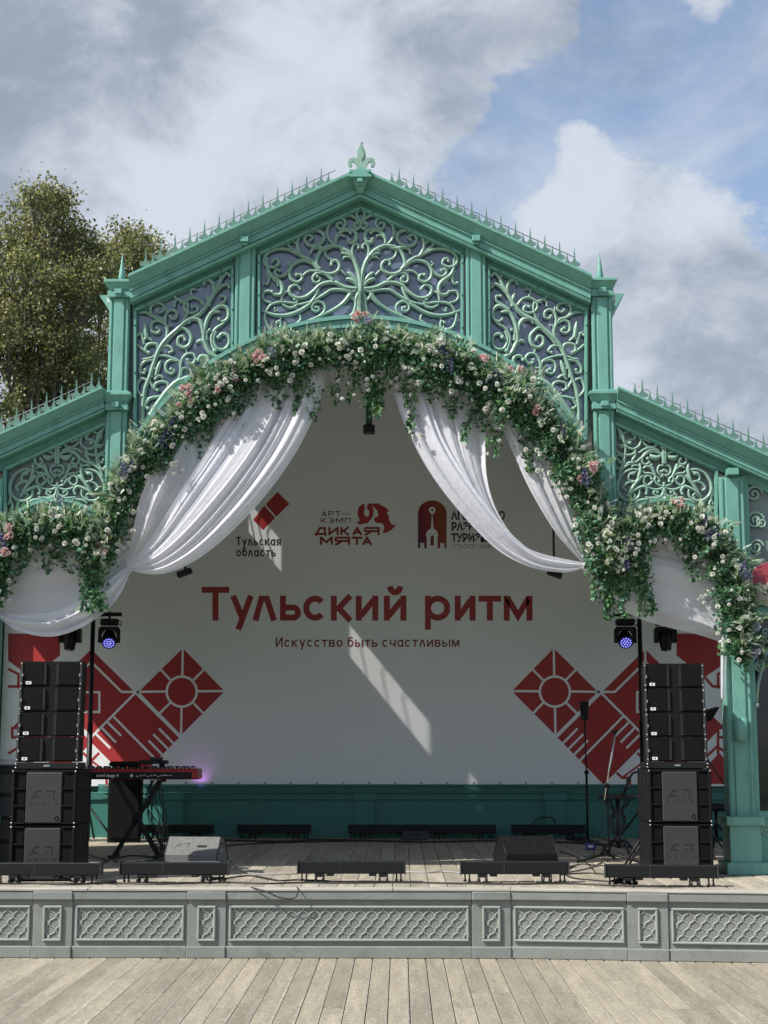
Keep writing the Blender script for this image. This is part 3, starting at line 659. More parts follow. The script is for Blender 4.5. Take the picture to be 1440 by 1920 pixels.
def bolts(par, edges_):
    for (a, b) in edges_:
        for t_ in (.12, .5, .88):
            p = P(a[0] + (b[0] - a[0]) * t_, a[1] + (b[1] - a[1]) * t_, FY); mb = MB(); mb.lathe((p.x, YP - .028, p.z), [(.009, 0), (.009, .006), (.004, .009)], 8, Matrix.Rotation(R(90), 3, 'X')); mk('bolt', mb, M_TEALIN, par)
def arc_pts(cx, cy, r, xa, xb, n=16):
    return [(x, cy - math.sqrt(max(r * r - (x - cx) ** 2, 0))) for x in np.linspace(xa, xb, n)]
# centre panel
out = [(481, 477), (CXP, 386), (2 * CXP - 481, 477)] + arc_pts(CXP, ACY, AR - 4, 2 * CXP - 481, 481)
edges_ = [((484, 474), (CXP, 387)), ((CXP, 387), (2 * CXP - 484, 474)), ((485, 472), (485, 632)), ((2 * CXP - 485, 472), (2 * CXP - 485, 632))]
pane, fr = panel('c', out[::-1], YP, edges_)
gp = mk('gable_panel', fr, M_TEAL, pav); mk('glass_pane', pane, M_GLASSP, gp); bolts(gp, edges_)
mb = MB(); scroll(mb, CEN, lambda x, y: (px_center(x, y)[0] + 1.3, px_center(x, y)[1]), 6.0, YP + .012, mirror_x=1168); mk('scrollwork', mb, M_SCROLL, gp)
# side panels
for fl in (None, CXP):
    o2 = [(249, 582), (437, 496)] + arc_pts(CXP, ACY, AR - 4, 437, 249)
    e2 = [((250, 580), (437, 496)), ((252, 580), (252, 815)), ((435, 497), (435, 660))]
    if fl: o2 = [(2 * fl - x, y) for x, y in o2][::-1]; e2 = [((2 * fl - a[0], a[1]), (2 * fl - b[0], b[1])) for a, b in e2]
    pane, fr = panel('s', o2[::-1], YP, e2)
    gp = mk('spandrel_panel', fr, M_TEAL, pav); mk('glass_pane', pane, M_GLASSP, gp); bolts(gp, e2)
    mb = MB(); scroll(mb, SID, px_side, 5.486, YP + .012, flip=fl); mk('scrollwork', mb, M_SCROLL, gp)
# bay panels
for fl in (CXP, None):
    o3 = [(1152, 790), (1346, 878), (1346, 985)] + arc_pts(BAYX, 934 + 125, 122, 1346, 1152, 12) + [(1152, 985)]
    e3 = [((1152, 791), (1346, 879)), ((1153, 790), (1153, 990)), ((1345, 878), (1345, 992))]
    if fl: o3 = [(2 * fl - x, y) for x, y in o3][::-1]; e3 = [((2 * fl - a[0], a[1]), (2 * fl - b[0], b[1])) for a, b in e3]
    pane, fr = panel('b', o3[::-1], YP, e3)
    gp = mk('bay_panel', fr, M_TEAL, pav); mk('backing_pane', pane, mat('bay_backing', (0.16, 0.20, 0.20), 0.4, 0.15, 3, coat=0.3), gp)
    mb = MB(); scroll(mb, BAY, px_bay, 6.545, YP + .012, mirror_x=703, flip=fl); scroll(mb, BAYC, px_bay, 6.545, YP + .012, flip=fl, yo=-.003); mk('scrollwork', mb, M_SCROLL, gp)
# outer pillars with plinths
for sgn in (-1, 1):
    px = CXP + sgn * (1382 - CXP); x = wx(px, 1205); zt = wz(895)
    mb = MB(); shaft(mb, x, STZ + .42, zt, FY, .225); pl = mk('pillar', mb, M_TEAL, pav)
    mb = MB(); mb.box((x, FY - .03, wz(888)), (.10, .12, .06), ch=.004); mk('bracket', mb, M_TEAL, pl)
    mb = MB(); mb.box((x, FY + .08, STZ + .21), (.27, .31, .42), ch=.005); mb.box((x, FY + .08, STZ + .45), (.33, .37, .075), ch=.006); mb.box((x, FY + .08, STZ + .05), (.35, .39, .10), ch=.006)
    mk('plinth', mb, M_TEAL, pl)
    mb = MB(); mb.lathe((x, FY - .035, wz(1390)), [(.062, 0), (.062, .20)], 16); mk('pipe_bracket', mb, M_TEAL, pl)
    # glazed side screen beyond the pillar
    xa, xb = x + sgn * .115, x + sgn * 1.25
    xm = (xa + xb) / 2; w = abs(xb - xa)
    mb = MB(); mb.box((xm, FY + .11, STZ + .235), (w, .08, .47), ch=.004); mb.box((xm, FY + .10, STZ + .50), (w, .12, .06), ch=.004); mb.box((xm, FY + .10, wz(1148)), (w, .10, .11), ch=.004); mb.box((xm, FY + .12, wz(872)), (w, .10, .24), ch=.004)
    mb.box((xa + sgn * .02, FY + .10, (STZ + wz(870)) / 2 + .2), (.05, .10, wz(870) - STZ - .6), ch=.003)
    sw = mk('side_screen', mb, M_TEAL, pav)
    mb = MB(); mb.box((xm, FY + .15, (STZ + .5 + wz(900)) / 2), (w, .012, wz(900) - STZ - .5)); mk('window_glass', mb, M_GLASSD, sw)
    mb = MB(); mb.box((xm, FY + .125, (wz(900) + wz(1062)) / 2), (w, .02, wz(900) - wz(1062))); mk('backing_pane', mb, MATS['bay_backing'], sw)
    mb = MB()
    def sp(cx, cz, r, a0, turns, rt, sg=1):
        mb = MB(); pts = [Vector((cx + sg * math.cos(a0 + t * turns * 6.283) * r * (1 - .8 * t), FY + .07, cz + math.sin(a0 + t * turns * 6.283) * r * (1 - .8 * t))) for t in np.linspace(0, 1, 26)]
        mb.tube(pts, rt, 6, flat=.9, nrm=(0, -1, 0)); mb.ball(pts[-1], rt * 1.2); mk('scroll', mb, M_SCROLL, sw)
    for k in range(4):
        bx = xa + sgn * (.10 + .20 * k)
        for (cz, r) in ((wz(925), .075), (wz(975), .085), (wz(1025), .07), (wz(1205), .07), (wz(1250), .06)):
            sp(bx, cz, r, 1.5 * k, 1.6, .011, -sgn if k % 2 else sgn)
        sp(bx + .06 * sgn, (wz(950) + wz(1000)) / 2 - .02, .05, 2.2 + k, 1.3, .010, sgn); sp(bx + .05, wz(1185), .045, 4 + k, 1.3, .010)
        sp(bx, STZ + .36, .055, .6, 1.4, .012); sp(bx + .07, STZ + .36 + .05, .05, 3.6, 1.3, .011)
    mb = MB(); mb.tube([Vector((xa + sgn * .05, FY + .06, wz(1320))), Vector((xa + sgn * .07, FY + .06, wz(1285))), Vector((xa + sgn * .13, FY + .06, wz(1235))), Vector((xa + sgn * .25, FY + .06, wz(1180)))], .013, 6); mb.ball((xa + sgn * .05, FY + .05, wz(1322)), .024)
    mk('scrollwork', mb, M_SCROLL, sw)
    mb = MB(); mb.box((xm, FY + .06, STZ + .28), (w, .02, .30), ch=.004) if False else mb.box((xm, FY + .05, STZ + .05), (w, .06, .1), ch=.004); mk('footing', mb, M_TEAL, sw)
# roof, side walls, back wall
mb = MB(); XC = COLX[1]; zR, zE = wz(345), wz(545); zL = wz(760); XO = wx(1392, 1205) + 1.2; zO = zL - (XO - XC) * .45
def slab(mb, a, b, y0, y1, t=.06):
    (xa, za), (xb, zb) = a, b
    A = [Vector((xa, y0, za)), Vector((xb, y0, zb)), Vector((xb, y1, zb)), Vector((xa, y1, za))]
    mb.hexa(A, [v + Vector((0, 0, t)) for v in A])
Y0r = FY + .16
for s in (-1, 1):
    mb = MB(); slab(mb, (0, zR), (s * (XC + .15), zE - .06), Y0r, BY + .3); mk('roof_slope', mb, M_ROOF, pav)
    mb = MB(); slab(mb, (s * XC, zL + .05), (s * XO, zO), Y0r, BY + .3); mk('roof_slope', mb, M_ROOF, pav)
# clerestory walls: right one closed, left one with window openings
def ywall(mb, x, y0, y1, z0, z1, t=.06): mb.box((x, (y0 + y1) / 2, (z0 + z1) / 2), (t, y1 - y0, z1 - z0))
mb = MB(); ywall(mb, XC, Y0r, BY, zL, zE); mk('clerestory_wall', mb, M_TEAL, pav)
OPEN = [(4.78, 4.85), (5.09, 5.66), (6.10, 6.36)]
mb = MB(); y = Y0r; za, zb = zL + .38, zE - .08
ywall(mb, -XC, Y0r, BY, zL, za); ywall(mb, -XC, Y0r, BY, zb, zE)
for (a, b) in OPEN + [(BY, None)]:
    ywall(mb, -XC, y, a, za, zb); y = b
cw = mk('clerestory_wall', mb, M_TEAL, pav)
mb = MB()
for (a, b) in OPEN:
    for k in range(1, 4):
        yy = a + (b - a) * k / 4; mb.tube([Vector((-XC, yy, za)), Vector((-XC, yy + .05, (za + zb) / 2)), Vector((-XC, yy, zb))], .007, 5)
mk('window_bars', mb, M_TEAL, cw)
M_TINT = sheer('sun_dimming_pane', (.25, .30, .32, 1), .62, .1)  # tint added to dim the sun streaks thrown on the banner
for (a, b) in OPEN: mb = MB(); mb.add([(-XC, a, za), (-XC, b, za), (-XC, b, zb), (-XC, a, zb)], [(0, 1, 2, 3)]); mk('window_pane', mb, M_TINT, cw)
# outer side walls; left has window bays, right openings added for more sky light
for s in (-1, 1):
    mb = MB(); x = s * XO
    if 1:
        zs = STZ + (.6 if s < 0 else .15); ywall(mb, x, FY + .2, BY, 0, zs); ywall(mb, x, FY + .2, BY, zO - .2, zO)
        yy = FY + .2
        for a, b in (((4.2, 5.3), (5.6, 6.5)) if s < 0 else ((1.9, 3.3), (3.5, 4.9), (5.1, 6.5))):
            ywall(mb, x, yy, a, zs, zO - .2); yy = b
        ywall(mb, x, yy, BY, zs, zO - .2)
    mk('side_wall', mb, M_TEAL, pav)
mb = MB(); mb.prism([Vector((x, BY + .02, z)) for x, z in ((-XO, 0), (XO, 0), (XO, zO), (XC, zL), (XC, zE), (0, zR), (-XC, zE), (-XC, zL), (-XO, zO))],
                    [Vector((x, BY + .14, z)) for x, z in ((-XO, 0), (XO, 0), (XO, zO), (XC, zL), (XC, zE), (0, zR), (-XC, zE), (-XC, zL), (-XO, zO))])
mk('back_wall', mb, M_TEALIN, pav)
# dado along the back wall
zd = P(700, 1486, BY).z
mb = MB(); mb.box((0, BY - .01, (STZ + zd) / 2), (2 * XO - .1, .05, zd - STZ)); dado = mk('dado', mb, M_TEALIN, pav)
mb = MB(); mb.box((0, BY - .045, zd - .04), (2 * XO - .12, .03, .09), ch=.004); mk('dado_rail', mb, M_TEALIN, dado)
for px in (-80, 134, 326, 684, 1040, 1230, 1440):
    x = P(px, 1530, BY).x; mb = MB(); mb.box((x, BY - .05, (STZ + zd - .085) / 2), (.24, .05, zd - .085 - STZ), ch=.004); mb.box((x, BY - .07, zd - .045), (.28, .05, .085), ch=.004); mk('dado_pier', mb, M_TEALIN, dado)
# thin lattice girder between dado and banner
zt_, zb_ = P(700, 1473, BY - .1).z, P(700, 1486, BY - .1).z
mb = MB(); 
for z in (zt_, zb_): mb.tube([Vector((-3.3, BY - .10, z)), Vector((3.3, BY - .10, z))], .008, 6)
x = -3.3; k = 0
while x < 3.2:
    mb.tube([Vector((x, BY - .10, zb_ if k % 2 else zt_)), Vector((x + .17, BY - .10, zt_ if k % 2 else zb_))], .005, 5); x += .17; k += 1
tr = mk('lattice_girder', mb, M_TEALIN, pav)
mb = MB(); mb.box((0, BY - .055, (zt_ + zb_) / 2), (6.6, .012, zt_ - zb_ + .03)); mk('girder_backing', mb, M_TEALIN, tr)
# pendant posts seen inside the arch
for (px, py, h) in ((692, 812, .9),):
    p = P(px, py, FY + .9); mb = MB(); mb.box((p.x, p.y, p.z + h / 2 + .08), (.06, .06, h), ch=.004); pp = mk('pendant_post', mb, M_TEAL, pav)
    mb = MB(); mb.box((p.x, p.y, p.z + .035), (.11, .12, .075), ch=.006); pp.data.materials[0] = mat('shaded_post_green', (.02, .055, .045), .5); mk('post_shoe', mb, M_BLK, pp)  # post green darkened to stand in for the shade under the arch
# ================================================================== BANNER
YB = BY - .06
ban = thing('banner', 'large white stage backdrop printed with red Cyrillic title, logos and red diamond ornaments', 'banner', (0, YB, 1.1), world=True)
zt2 = P(700, 1474, YB).z
def edge_x(px): return P(px, 1300, YB).x
mb = MB(); xl, xr2 = edge_x(4), edge_x(1390)
mb.prism([Vector((x, YB, z)) for x, z in ((xl, zt2), (xr2, zt2), (xr2, zO - .03), (XC + .05, zL - .01), (XC - .05, zE - .16), (0, zR - .08), (-XC + .05, zE - .16), (-XC - .05, zL - .01), (xl, zO - .03))],
         [Vector((x, YB + .012, z)) for x, z in ((xl, zt2), (xr2, zt2), (xr2, zO - .03), (XC + .05, zL - .01), (XC - .05, zE - .16), (0, zR - .08), (-XC + .05, zE - .16), (-XC - .05, zL - .01), (xl, zO - .03))])
mk('banner_sheet', mb, M_BANNER, ban)
mb = MB(); 
for px in range(300, 1180, 49):
    p = P(px, 1468, YB - .004); mb.lathe(p, [(.010, -.002), (.010, .002)], 8, Matrix.Rotation(R(90), 3, 'X'))
mk('eyelets', mb, M_BLK, ban)
LAY = [0.0012]
def bp(x, y):
    p = P(x, y, YB); return Vector((p.x, YB - LAY[0], p.z))
def poly(mb, pts):
    q = [bp(x, y) for x, y in pts]
    a = sum((q[i].x * q[(i + 1) % len(q)].z - q[(i + 1) % len(q)].x * q[i].z) for i in range(len(q)))
    if a < 0: q = q[::-1]
    mb.add(q, [tuple(range(len(q)))])
def ribbon2(pts, w, closed=False):
    n = len(pts); p = [Vector((x, y)) for x, y in pts]; L_ = []; R_ = []
    for i in range(n):
        if closed: a, b, c = p[i - 1], p[i], p[(i + 1) % n]
        else: a, b, c = p[max(i - 1, 0)], p[i], p[min(i + 1, n - 1)]
        d1 = (b - a).normalized() if (b - a).length > 1e-6 else (c - b).normalized()
        d2 = (c - b).normalized() if (c - b).length > 1e-6 else d1
        n1 = Vector((-d1.y, d1.x)); n2 = Vector((-d2.y, d2.x)); m = (n1 + n2)
        m = m.normalized() if m.length > 1e-4 else n1
        k = (w / 2) / max(m.dot(n1), 0.45); L_.append(b + m * k); R_.append(b - m * k)
    return L_, R_
def ribbon(mb, pts, w, closed=False, conv=None):
    L_, R_ = ribbon2(pts, w, closed); n = len(pts); cv = conv or bp
    vs = [cv(v.x, v.y) for v in L_] + [cv(v.x, v.y) for v in R_]
    fs = [(i, i + 1, n + i + 1, n + i) for i in range(n - 1)]
    if closed: fs.append((n - 1, 0, n, 2 * n - 1))
    mb.add(vs, fs)
def ell(cx, cy, rx, ry, a0, a1, n=20): return [(cx + rx * math.cos(R(a)), cy - ry * math.sin(R(a))) for a in np.linspace(a0, a1, n)]
def glyph(ch, x0, x1, yb, yx, yc, yd, w):
    """centre-line strokes of one letter in its box (y down)"""
    h = w / 2; Lx, Rx = x0 + h, x1 - h; B, T, C = yb - h, yx + h, yc + h; mx = (x0 + x1) / 2; my = (yb + yx) / 2; rx = (Rx - Lx) / 2; ry = (B - T) / 2; cm = (yb + yc) / 2
    up = ch.isupper()
    if up: T, yx, my, ry = C, yc, cm, (B - C) / 2
    c = ch.lower()
    if c == 'т': return [[(x0, T), (x1, T)], [(mx, T), (mx, yb)]]
    if c in 'ий':
        s = [[(Lx, yx), (Lx, yb)], [(Lx + h * .5, B - h * .4), (Rx - h * .5, T + h * .4)], [(Rx, yx), (Rx, yb)]]
        if c == 'й': s.append(ell(mx, yc - h * .2, rx * .62, w * 1.0, 180, 360, 9))
        return s
    if c == 'с': return [ell(mx, my, rx, ry, 42, 318, 24)]
    if c == 'э': return [ell(mx, my, rx, ry, 140, -140, 24), [(mx - rx * .35, my), (Rx, my)]]
    if c == 'о': return [ell(mx, my, rx, ry, 0, 345, 26) + [ell(mx, my, rx, ry, 0, 1, 2)[0]]]
    if c in 'ьы':
        r_ = Rx if c == 'ь' else Rx - (x1 - x0) * .36; bh = (B - my) / 2
        s = [[(Lx, yx), (Lx, yb)], [(Lx, my - h * .2), (r_ - bh, my - h * .2)] + ell(r_ - bh, (B + my - h * .2) / 2, bh, (B - my + h * .2) / 2, 90, -90, 10) + [(Lx, B)]]
        if c == 'ы': s.append([(Rx, yx), (Rx, yb)])
        return s
    if c == 'в':
        q = (B - T) / 4
        return [[(Lx, yx), (Lx, yb)], [(Lx, T), (Rx - q * 1.3, T)] + ell(Rx - q * 1.3, T + q, q, q, 90, -90, 8) + [(Lx, my)], [(Rx - q * 1.3, my)] + ell(Rx - q, my + q, q, q, 90, -90, 8) + [(Lx, B)]]
    if c == 'л': return [[(x0 + h * .9, yb), (mx - w * .55, T), (mx + w * .35, T), (x1 - h * .9, yb)]]
    if c == 'у' and not up: return [[(x0 + h * .9, yx), (mx - w * .1, B - h * .6), (mx + w * .3, B - h * .6)], [(x1 - h * .9, yx), (mx - w * .62, yd)]]
    if c == 'у': return [[(x0 + h * .9, yx), (mx, my + ry * .35)], [(x1 - h * .9, yx), (mx - w * .4, B), (x0 + h, B)]]
    if c == 'к': return [[(Lx, yx), (Lx, yb)], [(Lx, my), (Lx + rx * .6, my), (Rx, yx)], [(Lx + rx * .6, my), (Rx, yb)]]
    if c == 'р' and not up: return [[(Lx, yx), (Lx, yd)], ell(mx, my, rx, ry, 0, 345, 26) + [ell(mx, my, rx, ry, 0, 1, 2)[0]]]
    if c == 'р': return [[(Lx, yx), (Lx, yb)], [(Lx, T), (Rx - ry * .55, T)] + ell(Rx - ry * .55, T + ry * .55, ry * .55, ry * .55, 90, -90, 9) + [(Lx, T + ry * 1.1)]]
    if c == 'м': return [[(Lx, yb), (Lx, T), (Lx + w * .2, T), (mx, B - h * .6 if not up else B - ry * .5), (Rx - w * .2, T), (Rx, T), (Rx, yb)]]
    if c == 'а' and not up: return [ell(mx, my, rx, ry, 0, 345, 26) + [ell(mx, my, rx, ry, 0, 1, 2)[0]], [(Rx, yx), (Rx, yb)]]
    if c == 'а': return [[(x0 + h * .8, yb), (mx, T), (x1 - h * .8, yb)], [(x0 + (mx - x0) * .45, B - ry * .55), (x1 - (mx - x0) * .45, B - ry * .55)]]
    if c == 'б': return [ell(mx, my, rx, ry, 0, 345, 26) + [ell(mx, my, rx, ry, 0, 1, 2)[0]], [(Lx, my), (Lx, my - ry * .9), (Lx + rx * .5, C), (Rx, C)]]
    if c == 'ч': return [[(Lx, yx), (Lx, my - ry * .15)] + ell(Lx + ry * .4, my - ry * .1, ry * .4, ry * .4, 180, 270, 6) + [(Rx, my + ry * .3)], [(Rx, yx), (Rx, yb)]]
    if c == 'я': return [[(Rx, yx), (Rx, yb)], [(Rx, T), (Lx + ry * .5, T)] + ell(Lx + ry * .5, T + ry * .52, ry * .5, ry * .52, 90, 270, 9) + [(Rx, T + ry * 1.04)], [(mx, T + ry * 1.04), (x0 + h, yb)]]
    if c == 'п': return [[(Lx, yb), (Lx, T), (Rx, T), (Rx, yb)]]
    if c == 'д': return [[(x0, B), (x1, B)], [(x0 + h * 1.4, yb + w * .35), (x0 + h * 1.4, B)], [(x1 - h, B), (x1 - h, yb + w * .35)], [(x0 + w * .9, B), (mx - rx * .15, T), (Rx - w * .35, T), (Rx - w * .35, B)]]
    return []
def text_strokes(s, slots, yb, yx, yc, yd, w, name, m):
    for ch, sl in zip(s.replace(' ', ''), slots):
        mb = MB()
        for k, st in enumerate(glyph(ch, sl[0], sl[1], yb, yx, yc, yd, w)): LAY[0] = .0012 + .0003 * k; ribbon(mb, st, w)
        mk(name, mb, m, ban)
    LAY[0] = .0012
def slots_even(s, x0, x1, gap, wid):
    tot = sum(wid.get(c, 1.0) for c in s) ; n = len(s); unit = (x1 - x0 - gap * (n - 1)) / tot; x = x0; out = []
    for c in s:
        ww = wid.get(c, 1.0) * unit
        if c != ' ': out.append((x, x + ww))
        x += ww + gap
    return out
def q8(a): return [(360 + x / 2.182, 360 + y / 2.182) for x, y in a]
tl = [(40, 152), (157, 252), (248, 347), (360, 446), (455, 552), (568, 660), (670, 762), (785, 877), (953, 1057), (1075, 1160), (1172, 1265), (1275, 1393)]
text_strokes('Тульский ритм', [(360 + a / 2.182, 360 + b / 2.182) for a, b in tl], 880 + 619 / 2.182, 880 + 517 / 2.182, 880 + 481 / 2.182, 880 + 656 / 2.182, 11.2, 'letter', mat('print_title', (0.37, 0.033, 0.036), 0.5, 0.03, 2))
WID = {'И': 1.15, 'ы': 1.35, 'т': .92, 'м': 1.2, 'л': 1.0, 'ь': .9, ' ': .30, 'с': .98, 'К': 1.0, 'М': 1.25}
def body_text(s, x0, x1, yb, xh, w, name, m, gap):
    text_strokes(s, slots_even(s, x0, x1, gap, WID), yb, yb - xh, yb - xh * 1.36, yb + xh * .38, w, name, m)
body_text('Искусство быть счастливым', 517, 861, 1213, 13.6, 2.7, 'letter', M_MAROON, 2.9)
body_text('Тульская', 443, 527, 1023, 12.2, 2.7, 'letter', M_BLACKP, 2.0)
body_text('область', 443, 517, 1043.5, 12.2, 2.7, 'letter', M_BLACKP, 2.0)
body_text('АРТ', 603, 638.5, 968, 7.2, 1.8, 'letter', M_MAROON, 3.0); body_text('КЭМП', 601.5, 657.5, 980.8, 7.2, 1.8, 'letter', M_MAROON, 3.0)
mb = MB(); ribbon(mb, [(640, 963.6), (645, 963.6), (647, 961.5), (649, 965.8), (651, 963.6), (657, 963.6)], 1.0); mk('pulse_mark', mb, M_MAROON, ban)
text_strokes('ДИКАЯ', [(590, 612.5), (615.5, 635), (638, 656), (660, 679.5), (682, 712)], 1003.4, 988, 988, 1006, 4.0, 'letter', mat('print_festival', (0.30, 0.022, 0.03), 0.5, 0.03, 2))
text_strokes('МЯТА', [(600, 624), (627, 656.5), (659, 679.5), (678.5, 698)], 1021.8, 1006.2, 1006.2, 1022, 4.0, 'letter', MATS['print_festival'])
mb = MB(); face = [(835,195),(780,210),(735,260),(722,330),(735,400),(757,440),(740,468),(700,470),(740,505),(790,507),(840,490),(858,500),(920,435),(957,370),(965,300),(945,225),(985,262),(1020,300),(1033,340),(1030,390),(985,400),(968,425),(985,470),(1020,487),(1090,490),(1122,530),(1120,580),(1098,638),(1160,630),(1240,580),(1303,513),(1265,518),(1225,490),(1195,440),(1185,370),(1160,320),(1200,318),(1150,255),(1100,225),(1050,212),(1070,192),(900,192),(865,215),(865,270),(893,300),(903,340),(885,385),(852,392),(822,355),(820,310),(838,270),(825,230)]
poly(mb, [(580 + x / 8, 920 + y / 8) for x, y in face]); mk('festival_emblem', mb, M_RED, ban)
# region emblem: two red diamonds
mb = MB()
def q6(pts): return [(300 + x / 3.13, 590 + y / 3.13) for x, y in pts]
poly(mb, q6([(690, 1040), (760, 1110), (682, 1186), (620, 1113)])); poly(mb, q6([(612, 1120), (676, 1192), (606, 1264), (546, 1205)])); mk('region_emblem', mb, M_RED, ban)
# agency emblem
def gradient_print():
    m = bpy.data.materials.new('print_gradient'); m.use_nodes = True; nt = m.node_tree; L = nt.links.new; b = nt.nodes['Principled BSDF']
    tc = N(nt, 'ShaderNodeTexCoord'); sx = N(nt, 'ShaderNodeSeparateXYZ'); L(tc.outputs['Generated'], sx.inputs[0])
    ad = N(nt, 'ShaderNodeMath', operation='MULTIPLY_ADD'); L(sx.outputs[2], ad.inputs[0]); ad.inputs[1].default_value = .35; L(sx.outputs[0], ad.inputs[2])
    rp = N(nt, 'ShaderNodeValToRGB'); e = rp.color_ramp.elements; e[0].position = 0.05; e[0].color = (.055, .012, .07, 1); e[1].position = 1.15 if False else 1.0; e[1].color = (.30, .065, .03, 1)
    n = rp.color_ramp.elements.new(.5); n.color = (.27, .018, .028, 1)
    L(ad.outputs[0], rp.inputs[0]); L(rp.outputs[0], b.inputs['Base Color']); b.inputs['Roughness'].default_value = .5
    return m
def q7(pts): return [(770 + x / 8, 920 + y / 8) for x, y in pts]
mb = MB(); arch_o = [(108, 865), (108, 350)] + [(323 + 215 * math.cos(R(a)), 345 - 200 * math.sin(R(a))) for a in range(180, -1, -15)] + [(538, 350), (538, 865)]
poly(mb, q7(arch_o)); mk('agency_emblem', mb, gradient_print(), ban)
mb = MB()
LAY[0] = .0022; poly(mb, q7([(240, 865), (240, 690), (226, 680), (232, 640), (250, 605), (280, 580), (305, 568), (318, 380), (328, 380), (342, 568), (370, 585), (395, 610), (408, 640), (416, 680), (404, 690), (404, 865)]))
poly(mb, q7([(142, 866), (142, 780), (158, 780), (172, 797), (188, 780), (203, 780), (203, 866)])); poly(mb, q7([(442, 866), (442, 780), (458, 780), (472, 797), (488, 780), (503, 780), (503, 866)]))
poly(mb, q7([(323, 372)] + [(323 + 50 * math.cos(R(a)), 292 - 50 * math.sin(R(a))) for a in range(-25, 206, 15)]))
mk('tower_silhouette', mb, M_BANNER, ban)
LAY[0] = .0032; mb = MB(); poly(mb, q7([(298, 822), (298, 700), (308, 678), (323, 670), (338, 678), (348, 700), (348, 822)])); poly(mb, q7([(323 + 20 * math.cos(R(a)), 290 - 20 * math.sin(R(a))) for a in range(0, 360, 30)])); mk('emblem_openings', mb, M_MAROON, ban)
def font_text(body, h, m, name, parent, bold=0.0, xs=1.0):
    c = bpy.data.curves.new(name, 'FONT'); c.body = body; c.size = h / 0.7; c.offset = bold; c.resolution_u = 3
    o = bpy.data.objects.new(name, c); me = bpy.data.meshes.new_from_object(o); bpy.data.objects.remove(o); bpy.data.curves.remove(c)
    me.materials.clear(); me.materials.append(m); me.transform(Matrix.Diagonal((xs, 1, 1, 1))); me.name = name
    return mk(name, me, None, parent)
def ban_font(body, x0, yb, h_px, m, xs, bold):
    LAY[0] = .0012; p = bp(x0, yb); hm = (bp(x0, yb - h_px) - p).length
    o = font_text(body, hm, m, 'agency_lettering', None, bold, xs); o.data.transform(Matrix.Rotation(R(90), 4, 'X')); o.data.transform(Matrix.Translation(p)); attach(o, ban)
ban_font('АГЕНТСТВО', 846, 974, 14.5, M_BLACKP, .80, .006); ban_font('РАЗВИТИЯ', 846, 994.7, 14.5, M_BLACKP, .80, .006); ban_font('ТУРИЗМА', 846, 1015.7, 14.5, M_BLACKP, .80, .006)
ban_font('ТУЛЬСКОЙ ОБЛАСТИ', 846, 1028.5, 8.2, M_BLACKP, .72, -.001)
